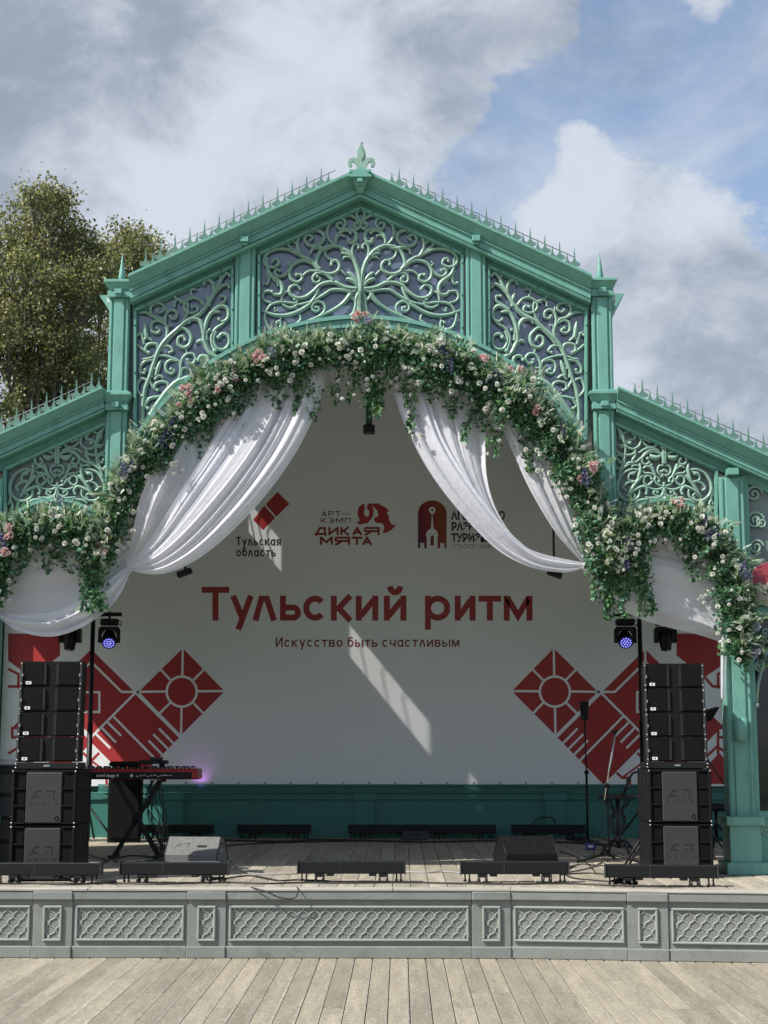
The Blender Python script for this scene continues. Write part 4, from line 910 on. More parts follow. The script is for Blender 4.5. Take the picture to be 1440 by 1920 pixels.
# diamond ornaments, left and right
def ornament(mirror):
    def T(pts):
        q = [(940 + x / 5.143, 1190 + y / 5.143) for x, y in pts]
        return [(1381 - x, y) for x, y in q] if mirror else q
    SX = 1388.0
    def shape(pts, m, lay, nm): LAY[0] = lay; b_ = MB(); poly(b_, pts); mk(nm, b_, m, ban)
    def line(pts, w_, m, lay, closed=False): LAY[0] = lay; b_ = MB(); ribbon(b_, pts, w_, closed); mk('printed_line', b_, m, ban)
    poly_ = lambda mb, pts: shape(pts, M_RED, .0012, 'printed_diamond')
    poly_(None, T([(102, 545), (505, 130), (930, 550), (520, 968)]))
    body = [(955, 568), (535, 985), (985, 1445), (1388, 1040), (1388, 990)]
    poly_(None, T(body))
    poly_(None, T([(968, 556), (1388, 140), (1388, 1000)]))
    # the far half, mirrored about the ornament's own axis
    mirr = lambda pts: [(2 * SX - x, y) for x, y in pts]
    poly_(None, T(mirr([(955, 568), (640, 882), (1090, 1340), (1388, 1040)]))); poly_(None, T(mirr([(968, 556), (1388, 140), (1388, 1000)])))
    w = 22 / 5.143
    cx, cy = 516, 549
    cn = [0]
    def nx(): cn[0] = (cn[0] + 1) % 5; return cn[0]
    line(T([(cx + 145 * math.cos(a), cy + 145 * math.sin(a)) for a in np.linspace(0, 2 * math.pi, 41)[:-1]]), w * 1.05, M_BANNER, .0019 + .0002 * nx(), True)
    for (a, b) in (((505, 120), (510, 405)), ((90, 544), (372, 546)), ((662, 548), (950, 552)), ((517, 690), (522, 980)), ((290, 325), (410, 445)), ((725, 330), (620, 440)), ((300, 765), (410, 650)), ((620, 650), (745, 775)),
                   ((965, 556), (520, 1000)), ((950, 548), (1400, 1000)), ((1185, 778), (755, 1215)), ((735, 905), (590, 1052)), ((790, 960), (645, 1105)), ((835, 1020), (700, 1160)),
                   ((1235, 840), (1100, 975)), ((1290, 895), (1150, 1040)), ((1345, 955), (1205, 1095))):
        line(T([a, b]), w, M_BANNER, .0019 + .0002 * nx())
    line(T([(925, 552), (1095, 552), (1388, 262)]), w, M_BANNER, .0019 + .0002 * nx()); line(T([(1388, 130), (1388, 262), (1680, 552), (1830, 552)]), w, M_BANNER, .0019 + .0002 * nx())
    line(T([(1310, 555), (1310, 745), (1466, 745), (1466, 555)]), w, M_BANNER, .0019 + .0002 * nx(), True)
    for (a, b) in (((1826, 548), (1376, 1000)), ((1591, 778), (1900, 1090)), ((1541, 840), (1676, 975)), ((1486, 895), (1626, 1040))): line(T([a, b]), w, M_BANNER, .0019 + .0002 * nx())
    shape(T([(1130, 1315), (1300, 1145), (1388, 1240), (1388, 1300), (1230, 1440)]), M_BANNER, .0019, 'printed_field')
    shape(T([(1388, 1240), (1476, 1145), (1646, 1315), (1546, 1440), (1388, 1440)]), M_BANNER, .0022, 'printed_field')
    line(T([(1110, 1330), (1165, 1380), (1240, 1380), (1240, 1470)]), w * 1.1, M_RED, .0026 + .0002 * nx()); line(T([(1310, 1140), (1388, 1215), (1388, 1330)]), w * 1.1, M_RED, .0026 + .0002 * nx()); line(T([(1165, 1380), (1388, 1215)]), w * .9, M_RED, .0026 + .0002 * nx()); line(T([(1466, 1140), (1388, 1215)]), w * 1.1, M_RED, .0026 + .0002 * nx()); line(T([(1540, 1470), (1540, 1380), (1620, 1330)]), w * 1.1, M_RED, .0026 + .0002 * nx())
    # the corner block and bordering figures at the outer edge
    shape(T([(1690, -10), (2190, -10), (2190, 250), (2080, 330), (1960, 410), (1690, 200)]), M_RED, .0014, 'printed_block')
    for pl in ([(1960, 410), (2040, 500), (2190, 500)], [(2190, 330), (2090, 380), (2090, 520)], [(1975, 760), (2090, 900), (2090, 1180)], [(2090, 900), (2150, 900), (2150, 990), (2090, 990)], [(1960, 1190), (2080, 1080), (2190, 1150)]): line(T(pl), w * 1.15, M_RED, .0026 + .0002 * nx())
    shape(T([(1980, 1270), (2100, 1140), (2190, 1240), (2190, 1440), (1980, 1440)]), M_RED, .0014, 'printed_block')
ornament(False); ornament(True)
# ================================================================== DRAPES
M_SHEER = sheer('sheer_white_cloth', (0.86, 0.87, 0.94, 1), .34, .36)
M_CLOTH = sheer('white_cloth', (0.86, 0.87, 0.94, 1), .20, .38)
def drape(mb, inner, outer, nu, nv, Y, amp, folds, seed, tie_end=True, both=False, bow=0.0, dY=0.0, belly=0.0):
    A = resample(inner, nv); B = resample(outer, nv); r = random.Random(seed)
    ph = [r.uniform(0, 6.28) for _ in range(6)]; fr = [folds, folds * 1.83, folds * .57, folds * 3.1, folds * 5.3, folds * 8.1]; am = [1, .45, .7, .24, .12, .06]
    vs = []; fs = []
    for i in range(nv):
        v = i / (nv - 1)
        env = (1 - v) ** .55 * .9 + .1 if tie_end else 1.0
        if both: env = (math.sin(math.pi * v) ** .5) * .85 + .15
        for j in range(nu):
            u = j / (nu - 1); uu = u + .04 * math.sin(6.28 * u * 2 + ph[0] + v * 1.5)
            f = sum(a * math.sin(6.28 * k * uu + p + v * (1.3 if q else .4)) for q, (a, k, p) in enumerate(zip(am, fr, ph)))
            x, y = A[i] * (1 - u) + B[i] * u
            p = P(x, y, FY)
            off = amp * env * f - bow * math.sin(math.pi * u) * env + dY * v - belly * max(0.0, math.sin(math.pi * v))
            n2 = (B[i] - A[i]); ln = np.linalg.norm(n2) + 1e-6; n2 = n2 / ln
            sh = amp * env * .35 * math.cos(6.28 * folds * uu + ph[0]) * min(1, ln / 60) * (math.sin(math.pi * u) ** .5 if 0 < u < 1 else 0)
            vs.append(Vector((p.x + n2[0] * sh, Y + off, p.z - n2[1] * sh)))
    for i in range(nv - 1):
        for j in range(nu - 1): fs.append((i * nu + j, (i + 1) * nu + j, (i + 1) * nu + j + 1, i * nu + j + 1))
    sm = mb.smooth; mb.smooth = True; mb.add(vs, fs); mb.smooth = sm
YD = FY - .02
def drape_thing(label, specs, knots, group='white drapes hung in the arches', mats=None):
    mb = MB()
    for k, s in enumerate(specs): mb.cur = s.pop('mi', 0); drape(mb, **s)
    for (x, y, r) in knots: mb.ball(P(x, y, YD - .02), r, 9, (1, .8, 1.1))
    me = mesh_from('drape', mb, mats or [M_SHEER, M_CLOTH]); o = bpy.data.objects.new('drape', me); COL.objects.link(o); setp(o, label, 'drape', group); return o
drape_thing('wide sheer white drape gathered from the main arch down to the left column', [
    dict(inner=[(614, 690), (600, 760), (562, 850), (505, 935), (440, 1005), (380, 1052), (320, 1078), (270, 1078), (244, 1066)], outer=[(470, 720), (440, 780), (400, 850), (350, 925), (300, 1000), (268, 1040), (242, 1062)], nu=90, nv=60, Y=YD - .03, amp=.028, folds=4.2, seed=3, mi=1, belly=.20, dY=-.05),
    dict(inner=[(520, 700), (490, 790), (450, 880), (400, 950), (340, 1020), (290, 1050), (244, 1065)], outer=[(330, 800), (310, 850), (290, 900), (270, 950), (255, 1010), (246, 1040), (240, 1060)], nu=90, nv=60, Y=YD, amp=.030, folds=3.4, seed=8, belly=.20, dY=-.07)], [(243, 1066, .035)])
drape_thing('white drape swagged across the left bay with its rolled lower edge', [
    dict(inner=[(250, 1068), (228, 1118), (190, 1158), (135, 1188), (85, 1195), (30, 1180), (-6, 1150)], outer=[(245, 1062), (200, 1095), (150, 1130), (100, 1150), (50, 1152), (15, 1150), (-8, 1140)], nu=30, nv=60, Y=YD - .05, amp=.022, folds=2.2, seed=5, tie_end=False, both=True, bow=.05, mi=1),
    dict(inner=[(246, 1064), (205, 1120), (150, 1150), (90, 1158), (40, 1155), (-8, 1142)], outer=[(238, 990), (180, 980), (130, 960), (80, 960), (30, 975), (-8, 1000)], nu=60, nv=50, Y=YD, amp=.018, folds=2.6, seed=11, tie_end=False, both=True, bow=.04, mi=1)], [])
drape_thing('white swag hanging from the right half of the main arch with an open edge', [
    dict(inner=[(738, 740), (758, 800), (800, 885), (855, 960), (925, 1032), (990, 1066), (1055, 1076), (1098, 1066)], outer=[(800, 740), (830, 830), (885, 920), (945, 995), (1000, 1040), (1050, 1052), (1097, 1058)], nu=50, nv=60, Y=YD - .05, amp=.020, folds=2.2, seed=21, mi=1, belly=.14),
    dict(inner=[(775, 735), (815, 840), (872, 925), (935, 1005), (990, 1045), (1040, 1058), (1097, 1062)], outer=[(912, 740), (909, 830), (911, 900), (928, 960), (965, 1015), (1010, 1040), (1096, 1056)], nu=60, nv=60, Y=YD, amp=.026, folds=2.8, seed=23, mi=1, belly=.14)], [(1097, 1062, .032)])
drape_thing('narrow white drape close to the right column, pulled to the same knot', [
    dict(inner=[(925, 770), (955, 840), (990, 920), (1035, 995), (1070, 1035), (1097, 1060)], outer=[(1010, 790), (1035, 860), (1060, 930), (1080, 990), (1092, 1030), (1099, 1056)], nu=50, nv=50, Y=YD, amp=.022, folds=3.2, seed=31, mi=1, belly=.12)], [])
drape_thing('white drape hanging in the right bay with a straight outer edge', [
    dict(inner=[(1100, 1066), (1125, 1108), (1160, 1140), (1205, 1162), (1260, 1178), (1310, 1190), (1350, 1203)], outer=[(1100, 1030), (1140, 1000), (1190, 985), (1240, 990), (1290, 1000), (1330, 1020), (1352, 1050)], nu=70, nv=60, Y=YD, amp=.020, folds=2.4, seed=41, tie_end=False, both=False, bow=.05, mi=1)], [])
# thin end of cloth hanging beside the right pillar
drape_thing('thin end of white cloth hanging behind the right pillar', [dict(inner=[(1350, 1190), (1349, 1250), (1350, 1312)], outer=[(1362, 1190), (1361, 1250), (1357, 1314)], nu=12, nv=20, Y=YD - .02, amp=.006, folds=2, seed=43, tie_end=False, mi=1)], [])
# ================================================================== GARLANDS
LG = {k: leafmat('leaf_' + k, c, t) for k, c, t in (('dark', (0.036, 0.10, 0.054), .2), ('mid', (0.078, 0.19, 0.09), .3), ('fresh', (0.14, 0.27, 0.11), .35), ('blue', (0.115, 0.27, 0.19), .25), ('pale', (0.33, 0.43, 0.28), .25), ('cream', (0.62, 0.66, 0.54), .2), ('olive', (0.08, 0.10, 0.045), .25), ('silver', (0.38, 0.47, 0.42), .25))}
LGL = list(LG.values()); LGI = {k: i for i, k in enumerate(LG)}
M_ROSE = leafmat('white_petal', (0.84, 0.85, 0.82), .18, var=.06); M_ROSEC = leafmat('rose_heart', (0.74, 0.76, 0.60), .18)
M_PINK = leafmat('pink_petal', (0.66, 0.36, 0.44), .2, var=.25, vscale=20); M_PINKP = leafmat('pale_pink_petal', (0.78, 0.62, 0.64), .3, var=.2)
M_LAV = leafmat('lavender_bloom', (0.045, 0.045, 0.13), .15, var=.4, vscale=30); M_LAVP = leafmat('pale_lilac_bloom', (0.30, 0.32, 0.46), .2, var=.3)
T_IVY = (np.array([(0, 0, 0), (.42, .12, .05), (.5, .55, -.02), (.22, .6, .06), (0, 1.0, -.05), (-.22, .6, .06), (-.5, .55, -.02), (-.42, .12, .05)]), [(0, 1, 2, 3), (0, 3, 4, 5), (0, 5, 6, 7)])
T_LANCE = (np.array([(0, 0, 0), (.17, .4, .06), (0, 1.0, -.06), (-.17, .4, .06), (0, .45, 0)]), [(0, 1, 4), (1, 2, 4), (2, 3, 4), (3, 0, 4)])
T_ROUND = (np.array([(0, 0, 0), (.36, .3, .06), (.34, .72, .03), (0, 1, -.04), (-.34, .72, .03), (-.36, .3, .06)]), [(0, 1, 2, 3), (0, 3, 4, 5)])
def frond():
    v = []; f = []
    for k in range(7):
        t = .12 + k * .13
        for s in (-1, 1):
            L_ = .30 * (1 - .5 * t); o = len(v)
            v += [(0, t, -.1 * t * t), (s * L_ * .45, t + .10, -.1 * t * t + .03), (s * L_, t + .20, -.1 * t * t - .02), (s * L_ * .5, t + .02, -.1 * t * t)]
            f.append((o, o + 1, o + 2, o + 3))
    v += [(-.012, 0, 0), (.012, 0, 0), (.006, 1.05, -.1), (-.006, 1.05, -.1)]; o = len(v) - 4; f.append((o, o + 1, o + 2, o + 3))
    return np.array(v), f
T_FROND = frond()
def rot_from(dirs, roll):
    d = dirs / np.linalg.norm(dirs, axis=1, keepdims=True); ref = np.where(np.abs(d[:, 2:3]) < .95, np.array([[0, 0, 1.0]]), np.array([[1.0, 0, 0]]))
    x = np.cross(d, ref); x /= np.linalg.norm(x, axis=1, keepdims=True); z = np.cross(x, d)
    c, s = np.cos(roll)[:, None], np.sin(roll)[:, None]; x2 = x * c + z * s; z2 = -x * s + z * c
    return np.stack([x2, d, z2], 2)
class Leaves:
    def __init__(s): s.V = []; s.F = []; s.M = []; s.n = 0
    def put(s, T, pos, dirs, size, roll, mi):
        if len(pos) == 0: return
        tv, tf = T; Rm = rot_from(dirs, roll); pts = np.einsum('nij,kj->nki', Rm, tv) * size[:, None, None] + pos[:, None, :]
        k = len(tv); N_ = len(pos); s.V.append(pts.reshape(-1, 3))
        base = (np.arange(N_) * k + s.n)
        for f in tf:
            a = base[:, None] + np.array(f)[None]
            s.F.append((a, mi))
        s.n += N_ * k
    def mesh(s, name, mats):
        V = np.concatenate(s.V); loops = []; starts = []; tot = []; mi = []
        st = 0
        for a, m in s.F:
            n, k = a.shape; loops.append(a.reshape(-1)); starts.append(st + np.arange(n) * k); st += n * k; tot.append(np.full(n, k)); mi.append(np.broadcast_to(np.asarray(m), (n,)))
        me = bpy.data.meshes.new(name); loops = np.concatenate(loops).astype(np.int32); starts = np.concatenate(starts).astype(np.int32); mi = np.concatenate(mi).astype(np.int32)
        me.vertices.add(len(V)); me.vertices.foreach_set('co', V.astype(np.float32).ravel()); me.loops.add(len(loops)); me.loops.foreach_set('vertex_index', loops)
        me.polygons.add(len(starts)); me.polygons.foreach_set('loop_start', starts); me.polygons.foreach_set('material_index', mi)
        for m in mats: me.materials.append(m)
        me.update(calc_edges=True); me.validate(); return me
def rose_mesh(seed=1):
    L = Leaves(); q = np.random.default_rng(seed); T = (np.array([(0, 0, 0), (.50, .30, .06), (.55, .75, .30), (.22, 1.0, .52), (-.22, 1.0, .52), (-.55, .75, .30), (-.50, .30, .06)]), [(0, 1, 2, 3), (0, 3, 4), (0, 4, 5, 6)])
    for ring_, (n, tilt, sz) in enumerate(((6, .30, .031), (6, .62, .029), (5, .98, .025), (4, 1.25, .020), (3, 1.45, .015))):
        a = np.arange(n) * 2 * np.pi / n + ring_ * .55 + q.normal(size=n) * .15; tl_ = tilt + q.normal(size=n) * .10
        d = np.stack([np.cos(a) * np.cos(tl_), np.sin(a) * np.cos(tl_), np.sin(tl_)], 1)
        L.put(T, np.tile([[0, 0, .002 * ring_]], (n, 1)), d, sz * q.uniform(.85, 1.1, n), q.normal(size=n) * .15, 0 if ring_ < 4 else 1)
    return L.mesh('rose', [M_ROSE, M_ROSEC])
def peony_mesh(m1, m2, rad=.05, n=34):
    L = Leaves(); d = rng.normal(size=(n, 3)); d[:, 2] = np.abs(d[:, 2]) + .1; d /= np.linalg.norm(d, axis=1, keepdims=True)
    L.put(T_ROUND, d * rad * .35, d + rng.normal(size=(n, 3)) * .25, np.full(n, rad * .85), rng.uniform(0, 6, n), (rng.random(n) < .35).astype(int)); return L.mesh('pink_bloom', [m1, m2])
def lav_mesh():
    L = Leaves(); n = 26
    for k in range(7):
        ang = rng.uniform(-.5, .5); base = rng.normal(size=3) * .015; d0 = np.array([math.sin(ang), -.35 + rng.normal() * .2, -1.0 + rng.normal() * .25]); t = np.linspace(0, .16, n)[:, None]
        pos = base + d0 * t; L.put(T_LANCE, pos, d0 + rng.normal(size=(n, 3)) * .9, np.full(n, .026), rng.uniform(0, 6, n), (rng.random(n) < .16).astype(int))
    return L.mesh('lavender_sprig', [M_LAV, M_LAVP])
ROSES = [rose_mesh(1), rose_mesh(2), rose_mesh(5)]; ROSE = ROSES[0]; PINKM = [peony_mesh(M_PINK, M_PINKP), peony_mesh(M_PINKP, M_PINK, .045)]; LAVM = [lav_mesh(), lav_mesh()]; LILAC = peony_mesh(M_LAVP, LG['silver'], .05, 40)
def garland(name, label, path, n_ivy, n_round, n_frond, n_pale, roses, pinks, lavs, strands, seed, group='flower garlands on the pavilion arches'):
    r = np.random.default_rng(seed)
    pts = resample([(a, b, c) for a, b, c in path], 240)
    C = np.array([list(P(x, y + 8, FY - .17)) for x, y, _ in pts]); kk = np.arange(240); H = pts[:, 2] * .0047 * (1 + .13 * np.sin(kk * .23 + seed) + .10 * np.sin(kk * .61 + 2 * seed))
    tan = np.gradient(C, axis=0); tan /= np.linalg.norm(tan, axis=1, keepdims=True)
    nor = np.stack([-tan[:, 2], np.zeros(len(C)), tan[:, 0]], 1)
    nor *= np.where(nor[:, 2:3] < 0, -1, 1)
    root = thing(name, label, 'garland', tuple(C[120]), group=group, world=True)
    # the core everything is tied to
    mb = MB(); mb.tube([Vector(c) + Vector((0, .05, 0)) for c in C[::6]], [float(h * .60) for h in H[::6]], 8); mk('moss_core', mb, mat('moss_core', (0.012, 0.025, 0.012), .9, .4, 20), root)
    dens_noise = r.normal(size=(14,))
    def sample(n, lo=-1.0, hi=1.0, surf=.55):
        i = r.integers(0, len(C), n); a = r.uniform(lo, hi, n); rad = r.uniform(surf, 1.0, n) ** .7
        th = np.arcsin(np.clip(a, -1, 1)); q = H[i] * rad * (1 + .16 * np.sin(i * .31 + 2 * np.sin(i * .07 + seed)) + .1 * r.normal(size=n))
        front = np.cos(th) * np.where(r.random(n) < .9, -1, 1)
        pos = C[i] + nor[i] * (np.sin(th) * q)[:, None] + np.array([0, 1.0, 0])[None] * (front * q * .75)[:, None] + r.normal(size=(n, 3)) * .012
        outd = nor[i] * np.sin(th)[:, None] + np.array([0, 1.0, 0])[None] * front[:, None]
        return pos, outd, i
    L = Leaves()
    for (T, n, sz, keys, wts, droop, lo, hi) in ((T_IVY, n_ivy, (.023, .042), ('dark', 'mid', 'fresh', 'blue'), (.34, .30, .15, .21), -.55, -1, .9), (T_ROUND, n_round, (.018, .036), ('mid', 'fresh', 'blue', 'silver', 'olive'), (.30, .22, .22, .21, .05), -.1, -1, 1), (T_LANCE, n_round, (.03, .055), ('olive', 'mid', 'pale', 'dark'), (.14, .36, .20, .30), .0, -.6, 1)):
        pos, od, i = sample(n, lo, hi); patch = np.sin(i * .11 + seed) + .5 * np.sin(i * .27 + 1)
        d = od * .8 + r.normal(size=(n, 3)) * .65 + np.array([0, 0, droop]); mi = r.choice([LGI[k] for k in keys], n, p=wts)
        L.put(T, pos, d, r.uniform(*sz, n), r.uniform(0, 6.28, n), 0) if False else None
        for k in keys:
            s = mi == LGI[k]; L.put(T, pos[s], d[s], r.uniform(*sz, s.sum()), r.uniform(0, 6.28, s.sum()), LGI[k])
    mk('leaves', L.mesh('leaves', LGL), None, root, kind='stuff')
    L = Leaves(); pos, od, i = sample(n_frond, -.1, 1.0, .8)
    d = od * 1.0 + r.normal(size=(n_frond, 3)) * .5 + np.array([0, -.1, .15]); mi = r.choice([LGI['pale'], LGI['cream'], LGI['silver'], LGI['olive'], LGI['fresh']], n_frond, p=(.32, .24, .20, .06, .18))
    for k in set(mi): s = mi == k; L.put(T_FROND, pos[s], d[s], r.uniform(.06, .115, s.sum()), r.uniform(0, 6.28, s.sum()), int(k))
    pos, od, i = sample(n_pale, .1, 1.0, .85); keep = (np.sin(i * .17 + seed * 2) > -.1); pos, od = pos[keep], od[keep]; m_ = len(pos)
    L.put(T_LANCE, pos, od + r.normal(size=(m_, 3)) * .7, r.uniform(.03, .05, m_), r.uniform(0, 6.28, m_), LGI['cream'])
    mk('plumes', L.mesh('plumes', LGL), None, root, kind='stuff')
    def flowers(mesh_list, name_, n, lo, hi, sc, face, clumps=0):
        pos, od, i = sample(n, lo, hi, 1.0); pos = pos + od * .035
        if clumps:
            cc = r.integers(0, n, clumps); ci = cc[r.integers(0, clumps, n)]; pos = pos[ci] + r.normal(size=(n, 3)) * np.array([.042, .014, .042]); od = od[ci]
        for k in range(n):
            o = mk(name_, mesh_list[k % len(mesh_list)], None, None); attach(o, root); v = Vector(od[k] * .5 + r.normal(size=3) * .28 + np.array([0, -.9, .15]))
            o.location = pos[k]; o.rotation_euler = v.to_track_quat('Z', 'Y').to_euler() if face else (0, 0, r.uniform(-.6, .6)); s_ = r.uniform(*sc); o.scale = (s_, s_, s_)
    flowers(ROSES, 'white_rose', int(roses * .6), -1, .6, (.5, 1.05), True); flowers(ROSES, 'white_rose', int(roses * .6), -1, .5, (.45, .95), True, clumps=max(4, roses // 8))
    flowers(PINKM, 'pink_bloom', pinks, -.2, .8, (.5, .8), True, clumps=max(2, pinks // 3))
    flowers(LAVM, 'lavender_sprig', lavs, -.1, .8, (.65, 1.0), False); flowers([LILAC], 'lilac_bloom', max(2, lavs // 3), -.3, .8, (.7, 1.0), True)
    for (x, y, ln, kind) in strands:
        p0 = np.array(P(x, y, FY - .20)); n = max(6, int(ln / .05)); t = np.linspace(0, 1, n)
        sway = r.normal(size=2) * .05; line = p0 + np.stack([sway[0] * np.sin(t * 3 + r.uniform(0, 3)) + r.normal() * .04 * t, .03 * np.sin(t * 4) + .05 * t, -ln * t], 1)
        mb = MB(); mb.tube([Vector(q) for q in line], .003, 4); base = mk('ivy_strand', mb, LG['mid'], root)
        L = Leaves(); m_ = int(ln * 290 * (1.0 if kind != 2 else .7)); tt = r.uniform(0, 1, m_) ** 1.1; pp = np.stack([np.interp(tt, t, line[:, k]) for k in range(3)], 1)
        wid = (.065 if kind == 0 else .04) * (1.15 - .85 * tt); pp += r.normal(size=(m_, 3)) * wid[:, None] * np.array([1, .5, .35])
        key = ('dark', 'mid', 'fresh') if kind != 1 else ('blue', 'mid', 'fresh', 'dark'); mi = r.choice([LGI[k] for k in key], m_)
        for k in set(mi): s = mi == k; L.put(T_IVY, pp[s], r.normal(size=(s.sum(), 3)) * .6 + np.array([0, -.35, -.8]), r.uniform(.026, .045, s.sum()), r.uniform(0, 6.28, s.sum()), int(k))
        mk('ivy_leaves', L.mesh('ivy_leaves', LGL), None, base, kind='stuff')
        if kind == 2:
            for q in range(int(ln * 9)):
                tq = r.uniform(.1, 1); pq = np.array([np.interp(tq, t, line[:, k]) for k in range(3)]) + np.array([r.normal() * .05, -.03, 0])
                o = mk('white_rose', ROSE, None, None); attach(o, root); o.location = pq; o.rotation_euler = (R(90) + r.normal() * .4, 0, r.normal() * .6); s_ = r.uniform(.55, .9); o.scale = (s_,) * 3
    return root
garland('garland', 'long flower garland with roses, ivy and lavender over the main arch', [(196, 1040, 30), (205, 985, 30), (228, 915, 33), (268, 862, 38), (308, 818, 42), (350, 776, 44), (400, 733, 45), (450, 697, 46), (510, 670, 47), (570, 655, 45), (630, 648, 40), (690, 645, 41), (750, 651, 43), (810, 670, 50), (870, 692, 52), (930, 717, 50), (980, 752, 49), (1030, 803, 47), (1066, 853, 45), (1092, 912, 42), (1114, 962, 40), (1128, 1010, 42), (1138, 1060, 38)],
        9500, 5200, 1250, 1900, 250, 38, 11,
        [(390, 770, .42, 1), (375, 790, .36, 0), (440, 740, .30, 2), (470, 720, .26, 0), (520, 700, .30, 0), (560, 690, .46, 1), (575, 700, .42, 0), (635, 670, .42, 2), (655, 670, .40, 2), (700, 680, .48, 0), (686, 676, .44, 0), (693, 682, .40, 2), (720, 690, .42, 1), (745, 680, .34, 2), (775, 690, .62, 2), (800, 690, .30, 2), (835, 720, .32, 0), (885, 730, .46, 1), (905, 735, .48, 0), (945, 765, .42, 2), (990, 805, .40, 0), (300, 850, .30, 0), (330, 820, .26, 0), (250, 900, .34, 0), (180, 1020, .58, 1), (170, 1040, .48, 1), (195, 1030, .5, 0), (165, 1040, .52, 0), (1110, 1040, .38, 1), (1135, 1060, .40, 1), (1150, 1060, .36, 0), (1120, 1030, .3, 0), (1140, 1050, .52, 0), (1060, 870, .25, 2)], 11)
garland('garland', 'left flower garland of white roses and ivy over the left bay arch', [(-30, 1110, 36), (-14, 1065, 40), (5, 1015, 44), (45, 990, 40), (95, 980, 40), (140, 985, 40), (180, 1000, 38), (200, 1030, 30)], 3100, 1900, 360, 520, 74, 7, 3, [(5, 1060, .36, 0), (-5, 1080, .4, 0), (30, 1030, .16, 2), (100, 1020, .24, 0), (120, 1030, .2, 2), (150, 1030, .22, 0)], 23)
garland('garland', 'right flower garland over the right bay arch falling down the outer pillar', [(1160, 1040, 34), (1178, 1000, 36), (1212, 975, 35), (1255, 966, 33), (1300, 985, 38), (1340, 1015, 38), (1366, 1070, 38), (1378, 1130, 38), (1388, 1185, 34), (1394, 1225, 20)], 4300, 2400, 480, 640, 84, 8, 5,
        [(1170, 1030, .50, 1), (1185, 1030, .42, 0), (1200, 1010, .66, 0), (1212, 1020, .62, 1), (1160, 1050, .50, 0), (1285, 1010, .36, 0), (1275, 1000, .26, 2), (1370, 1180, .22, 0), (1395, 1200, .26, 0), (1415, 1180, .3, 2)], 37)
# ================================================================== TREES
TL = [leafmat('tree_leaf_a', (0.165, 0.185, 0.075), .4), leafmat('tree_leaf_b', (0.26, 0.25, 0.10), .4), leafmat('tree_leaf_c', (0.09, 0.105, 0.05), .35), leafmat('tree_leaf_d', (0.48, 0.46, 0.27), .4)]
def tree(label, Yt, base_px, blobs, seed, nleaf, trunk_r):
    r = np.random.default_rng(seed); rr = random.Random(seed)
    b0 = P(base_px, 1000, Yt); base = Vector((b0.x, Yt, -.12))
    root = thing('broadleaf_tree', label, 'tree', base, group='trees beyond the pavilion', world=True)
    mb = MB(); ends = []
    sc_ = (Yt - CAM.y) / F
    fork = base + Vector((0, 0, 5.0)); mb.tube([base, base + Vector((.05, 0, 2)), fork], [trunk_r * 1.3, trunk_r, trunk_r * .85], 9)
    LF = Leaves()
    for (x, y, rad) in blobs:
        c = P(x, y, Yt + rr.uniform(-1.4, 1.4)); Rr = rad * sc_
        mid = fork.lerp(c, .5) + Vector((rr.uniform(-.4, .4), rr.uniform(-.4, .4), .3))
        mb.tube([fork - Vector((0, 0, .4)), mid, c], [trunk_r * .4, trunk_r * .2, trunk_r * .06], 6)
        nb = 14
        for k in range(nb):
            d = Vector((rr.gauss(0, 1), rr.gauss(0, 1), rr.gauss(.35, .8))).normalized(); e = c + d * Rr * rr.uniform(.6, 1.15); s = mid.lerp(c, rr.uniform(.4, 1))
            bend = (s + e) / 2 + Vector((rr.uniform(-.15, .15), rr.uniform(-.15, .15), .12)); mb.tube([s, bend, e], [.018, .011, .004], 4, caps=False)
            for q in range(5):
                f = bend.lerp(e, rr.uniform(0, 1)); e2 = f + Vector((rr.gauss(0, .3), rr.gauss(0, .3), rr.gauss(.15, .25))) * Rr * .5; mb.tube([f, e2], [.008, .003], 3, caps=False)
                n = int(nleaf * rad / 60 / nb / 5); t = r.uniform(.1, 1.1, n)[:, None]; pp = np.array(f) * (1 - t) + np.array(e2) * t + r.normal(size=(n, 3)) * .11
                mi = r.choice(4, n, p=(.36, .28, .24, .12))
                for m_ in range(4):
                    sl_ = mi == m_; LF.put(T_ROUND, pp[sl_], r.normal(size=(sl_.sum(), 3)) + np.array([0, 0, -.5]), r.uniform(.032, .078, sl_.sum()), r.uniform(0, 6.28, sl_.sum()), m_)
    mk('trunk', mb, M_BARK, root); mk('crown', LF.mesh('crown', TL), None, root, kind='stuff')
tree('tall olive green tree rising behind the left bay roof, tallest crown at the picture edge', 16.0, 55, [(90, 400, 52), (40, 430, 60), (-30, 470, 80), (120, 470, 60), (60, 520, 75), (140, 540, 55), (0, 590, 80), (90, 610, 70), (150, 630, 60), (40, 680, 75), (120, 700, 60), (-20, 740, 80), (70, 770, 60), (160, 740, 50), (-90, 560, 90), (-100, 700, 90), (70, 370, 34), (110, 365, 30), (145, 480, 50), (20, 470, 60), (165, 560, 45), (168, 470, 34), (185, 520, 42), (160, 515, 42), (140, 440, 34), (60, 560, 70), (110, 660, 60), (10, 640, 70), (150, 680, 50), (60, 720, 60)], 5, 1850, .12)
tree('smaller brownish tree between the tall tree and the raised gable', 19.0, 225, [(225, 455, 38), (260, 470, 40), (200, 500, 45), (285, 490, 30), (240, 520, 45), (180, 560, 45), (175, 640, 45), (190, 710, 45), (300, 515, 30), (235, 600, 40), (280, 470, 34), (310, 490, 24), (250, 440, 26)], 9, 1700, .10)
